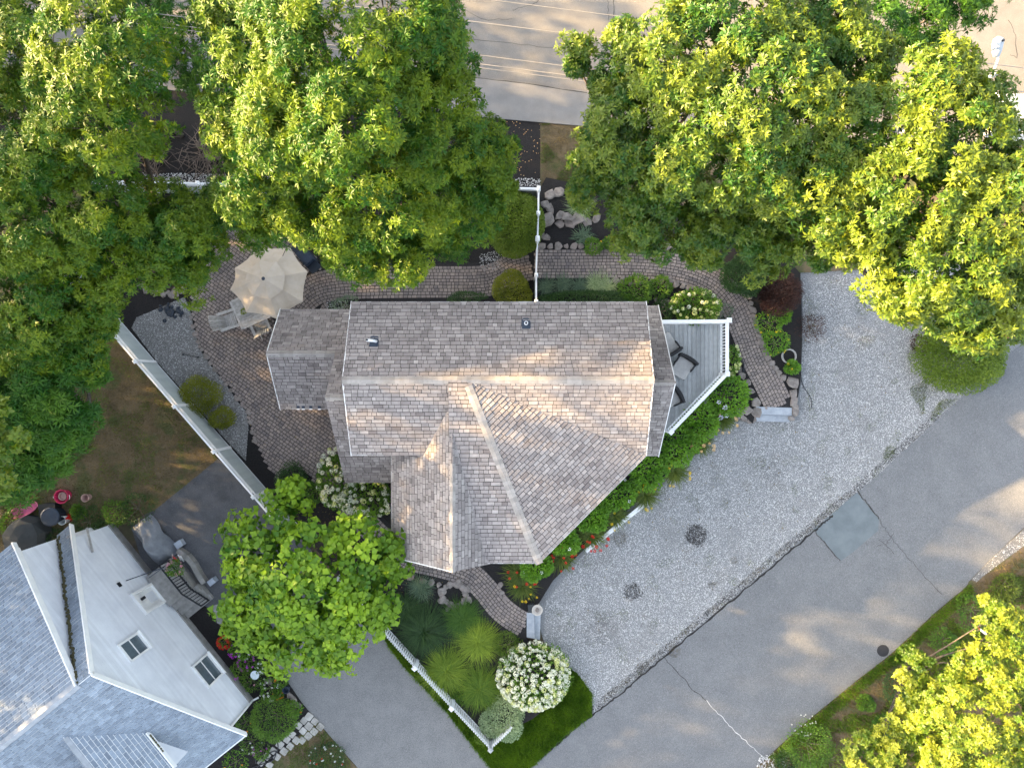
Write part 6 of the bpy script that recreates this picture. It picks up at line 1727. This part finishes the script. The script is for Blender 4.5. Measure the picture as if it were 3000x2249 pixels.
crate('storage_box', 523, 1594, .02, (.32, .28, .3), .6, 'grey_box', 'small grey box beside the covered motorcycle', 'box')
crate('utility_box', 619, 1704, .02, (.30, .24, .35), .65, 'grey_box', 'grey utility box on the kerb beside the steps', 'utility box')
rw = thing('folded_chairs', 'red and white folded lawn chairs leaning by the stoop', 'lawn chair', P(525, 1625, .02))
a = P(517, 1640, .3)
m = MB(); m.bar((a.x - .12, a.y - .1, .1), (a.x + .12, a.y + .22, .75), .26, .03); m.build('red_seat', 'red_plastic', rw)
m = MB(); m.bar((a.x + .1, a.y - .05, .1), (a.x + .34, a.y + .35, .85), .07, .04); m.bar((a.x + .22, a.y - .1, .1), (a.x + .42, a.y + .3, .8), .06, .04); m.build('white_frame', 'pvc', rw)
m = MB(); m.bar((a.x - .25, a.y - .15, .1), (a.x + .1, a.y + .4, .9), .04, .04); m.bar((a.x + .1, a.y + .1, .15), (a.x + .62, a.y - .15, .15), .07, .05); m.build('wood_frame', 'wood_grey', rw)
root, p, rx, ry_ = shrub('hanging_basket', 510, 1664, 24, .5, 'shrub', 'hanging basket of pink flowers above the stoop railing', 'flower basket', n=700, Lr=(.05, .09), z0=1.35, stem=False)
flowers(root, 'pink', p, rx, ry_, .5, 22, 1.35, .7, 1.1)
MB().tube([(p.x, p.y, .72), (p.x, p.y, 1.45)], .02, 6).build('stand', 'black_metal', root)
m = MB(); a, b = P(436, 1692, 2.0), P(478, 1662, 1.9); m.tube([L3(2.6, .1, 1.9), Vector(b)], .02, 6); m.bar(Vector(a), Vector(b) - Vector((0, 0, .05)), .02, .16); m.build('flag_pole', 'navy_plastic', None, label='furled dark flag on a short pole at the white wall', cat='flag')
tub('blue_pot', 838, 2020, .15, .11, .25, 'navy_plastic', 'dark blue glazed pot in the flower border', 'pot')
c = P(748, 1975, .3); MB().lathe([(.06, 0), (.05, .25), (.19, .3), (.2, .34), (.1, .33)], (c.x, c.y, .03), 12).build('bird_bath', 'pale_plastic', None, label='white scalloped bird dish in the flower border', cat='bird bath')
m = MB()
for (x, y, r) in ((650, 1810, 20), (672, 1806, 18), (640, 1785, 17), (665, 1785, 18), (700, 1845, 16), (690, 1822, 17)):
    c = P(x, y, .03); s = r * .0155
    m = MB(); m.prism([(c.x + s * math.cos(t + .7) * random.uniform(.9, 1.1), c.y + s * math.sin(t + .7) * random.uniform(.9, 1.1)) for t in (0, .5, 1.57, 2.1, 3.14, 3.7, 4.71, 5.2)], 0, .04, random.random())
    if (x, y) == (650, 1810): pv_ = thing('old_paving', 'mossy old paving slabs beside the stoop steps', 'paving', (c.x, c.y, .02))
    m.build('paving_slab', 'concrete', pv_)

# ================================================================ road side
for i, (y0, r_, mat, lab) in enumerate([(8, .014, 'wire_pale', 'overhead wire farthest from the white fence'), (78, .016, 'wire_pale', 'pale overhead wire over the middle of the road'), (174, .015, 'wire_pale', 'overhead wire above the road kerb seam'), (200, .018, 'wire_pale', 'thicker overhead wire of the close pair'), (211, .013, 'wire_pale', 'thin overhead wire nearest the oak trees')]):
    pts = []
    for k in range(25):
        x = -900 + 4800 * k / 24; sag = ((x - 1500) / 2400) ** 2 * .5
        pts.append(P(x, y0 + .128 * (x - 1500), 7.6 + sag))
    MB().tube(pts, r_ * .75, 5).build('overhead_wire', mat, None, label=lab, cat='wire')
lp_ = P(2913, 218, 6.6); hd = P(2922, 136, 7.0)
sl = thing('street_lamp', 'grey street lamp reaching over the sunny road', 'street lamp', (lp_.x, lp_.y, .09))
MB().tube([(lp_.x, lp_.y, .05), (lp_.x, lp_.y, 6.7)], [.11, .08], 10).build('pole', 'lamp_grey', sl, smooth=True)
MB().tube([(lp_.x, lp_.y, 6.5), lp_.lerp(hd, .5) + Vector((0, 0, .1)), hd.lerp(lp_, .25)], .045, 8).build('arm', 'pvc', sl, smooth=True)
d = (hd - lp_).normalized()
m = MB(); m.tube([hd - d * .35, hd - d * .15, hd + d * .1, hd + d * .26, hd + d * .32], [.10, .16, .19, .15, .04], 12); m.build('lamp_head', 'lamp_grey', sl, smooth=True)
MB().lathe([(.045, 0), (.05, .06), (.02, .09)], hd + d * .1 + Vector((.05, 0, .17)), 8).build('photocell', 'navy_plastic', sl)
# parked white car seen through the branches
cc = P(3050, 350, .7); car = thing('parked_car', 'white car parked at the road edge behind the branches', 'car', (cc.x, cc.y, 0.0))
ca_ = -math.atan(.115); car.rotation_euler = (0, 0, ca_)
def sect(name, prof, w0, w1, mat, root):
    n = len(prof); vs = [(x, -w0 if z < .8 else -w1, z) for x, z in prof] + [(x, w0 if z < .8 else w1, z) for x, z in prof]
    return link_local(name, MB().add(vs, [list(range(n)), list(range(2 * n - 1, n - 1, -1))] + [[i, (i + 1) % n, n + (i + 1) % n, n + i] for i in range(n)]), mat, root)
sect('body', [(-2.2, .3), (-2.25, .7), (-2.1, .92), (-1.6, .98), (.9, .98), (2.0, .85), (2.25, .62), (2.2, .3)], .9, .86, 'car_white', car)
sect('cabin', [(-1.9, .98), (-1.45, 1.42), (-.2, 1.5), (.5, 1.4), (1.15, .98)], .78, .68, 'window_glass', car)
sect('roof', [(-1.4, 1.43), (-.2, 1.51), (.42, 1.42), (.42, 1.45), (-.2, 1.55), (-1.4, 1.47)], .66, .66, 'car_white', car)
for sx in (-1.35, 1.4):
    for sy in (-.82, .82):
        m = MB(); m.tube([(sx, sy - .1, .32), (sx, sy + .1, .32)], .32, 16); w = link_local('wheel', m, 'black_metal', car)
for sy in (-.6, .6):
    m = MB(); m.box((2.2, sy, .68), (.12, .32, .12)); link_local('headlight', m, 'pvc', car)
# mailbox at the lane end, marker post on the verge
c = P(2952, 984, 1.0); mb_ = thing('mailbox', 'red brown mailbox on a post behind the clipped yew', 'mailbox', (c.x, c.y, 0))
m = MB(); m.box((c.x, c.y, .5), (.1, .1, 1.0)); m.build('post', 'wood_grey', mb_)
m = MB(); m.bar((c.x - .32, c.y, 1.06), (c.x + .22, c.y, 1.06), .2, .2); m.build('box', 'rust_red', mb_)
m = MB(); m.box((c.x + .26, c.y, 1.06), (.06, .22, .22)); m.build('door', 'lamp_grey', mb_)
a, b = P(2848, 1822, .1), P(2890, 1858, 1.2)
mp = thing('marker_post', 'leaning post with white tip among the verge bushes', 'post', (a.x, a.y, .03))
MB().tube([Vector((a.x, a.y, .0)), Vector(a).lerp(Vector(b), .6)], .03, 8).build('shaft', 'rust_red', mp)
m = MB(); m.bar(Vector(a).lerp(Vector(b), .6), Vector(b), .10, .025); m.build('white_tip', 'pvc', mp)
# brush piles and logs under the oaks
def brush(px, py, r, n, label, hmax=.7):
    m = MB(); c = P(px, py, .1)
    for i in range(n):
        a = random.uniform(0, 6.28); l = random.uniform(.4, 1.3); q = Vector((c.x + random.gauss(0, r * .4), c.y + random.gauss(0, r * .3), .05 + random.uniform(0, hmax)))
        e = q + Vector((math.cos(a) * l, math.sin(a) * l, random.uniform(-.2, .2))); e.z = max(.04, e.z)
        md = q.lerp(e, .5) + Vector((random.uniform(-.15, .15), random.uniform(-.15, .15), random.uniform(-.02, .12)))
        m.tube([q, md, e], [.018, .013, .005], 4, cap=False)
    o = m.build('brush_pile', 'twig', None, label=label, cat='brush pile', kind='stuff')
brush(630, 455, 1.3, 170, 'reddish brush pile behind the white fence')
brush(420, 455, 1.5, 130, 'tangled grey branches in black mulch under the oak')
for (x0, y0, x1, y1, r, lab) in ((490, 130, 545, 240, .2, 'fallen tree trunk in the shaded mulch'), (470, 365, 530, 395, .11, 'short fallen log near the brush pile'), (590, 385, 575, 430, .09, 'upright broken stump beside reddish brush')):
    a, b = P(x0, y0, .3), P(x1, y1, .3)
    MB().tube([Vector((a.x, a.y, .03 + r)), a.lerp(b, .5) + Vector((.04, .05, r - .25)), Vector((b.x, b.y, .03 + r))], [r * .9, r, r * 1.05], 10).build('log', 'bark', None, smooth=True, label=lab, cat='log')
# leaf litter
def litter(poly, z, n, mat, name, label, L=(.05, .1)):
    c = sample_poly(PXY(poly, z), n); b = np.concatenate([c, np.full((n, 1), z + .012)], 1)
    d = rand_dirs(n); d[:, 2] *= .15
    me = leaf_mesh(name, b, unit(d), np.tile([0, 0, 1.], (n, 1)), RNG.uniform(L[0], L[1], n), RNG.uniform(.02, .05, n), RNG.uniform(0, 1, n), mat)
    o = link(name, me); tagit(o, label, 'leaf litter', kind='stuff')
litter([(1430, 350), (1583, 360), (1583, 520), (1430, 520)], .03, 110, 'petal_peach', 'mulch_litter', 'pale leaf scraps on the black mulch', (.03, .06))
litter(LOTV, .02, 260, 'dry_grass', 'gravel_litter', 'dry leaves scattered over the pale gravel')
litter([(700, 1420), (1040, 1500), (1160, 1640), (1300, 1700), (1200, 1840), (1080, 1800)], ZP + .02, 500, 'dry_grass', 'bed_litter', 'dry leaves on the dark bed under the broad leaved tree')
litter([(560, 870), (660, 700), (900, 760), (960, 900), (940, 1400), (800, 1380)], ZV, 160, 'dry_grass', 'patio_litter', 'dry leaves scattered over the paver patio', (.04, .08))
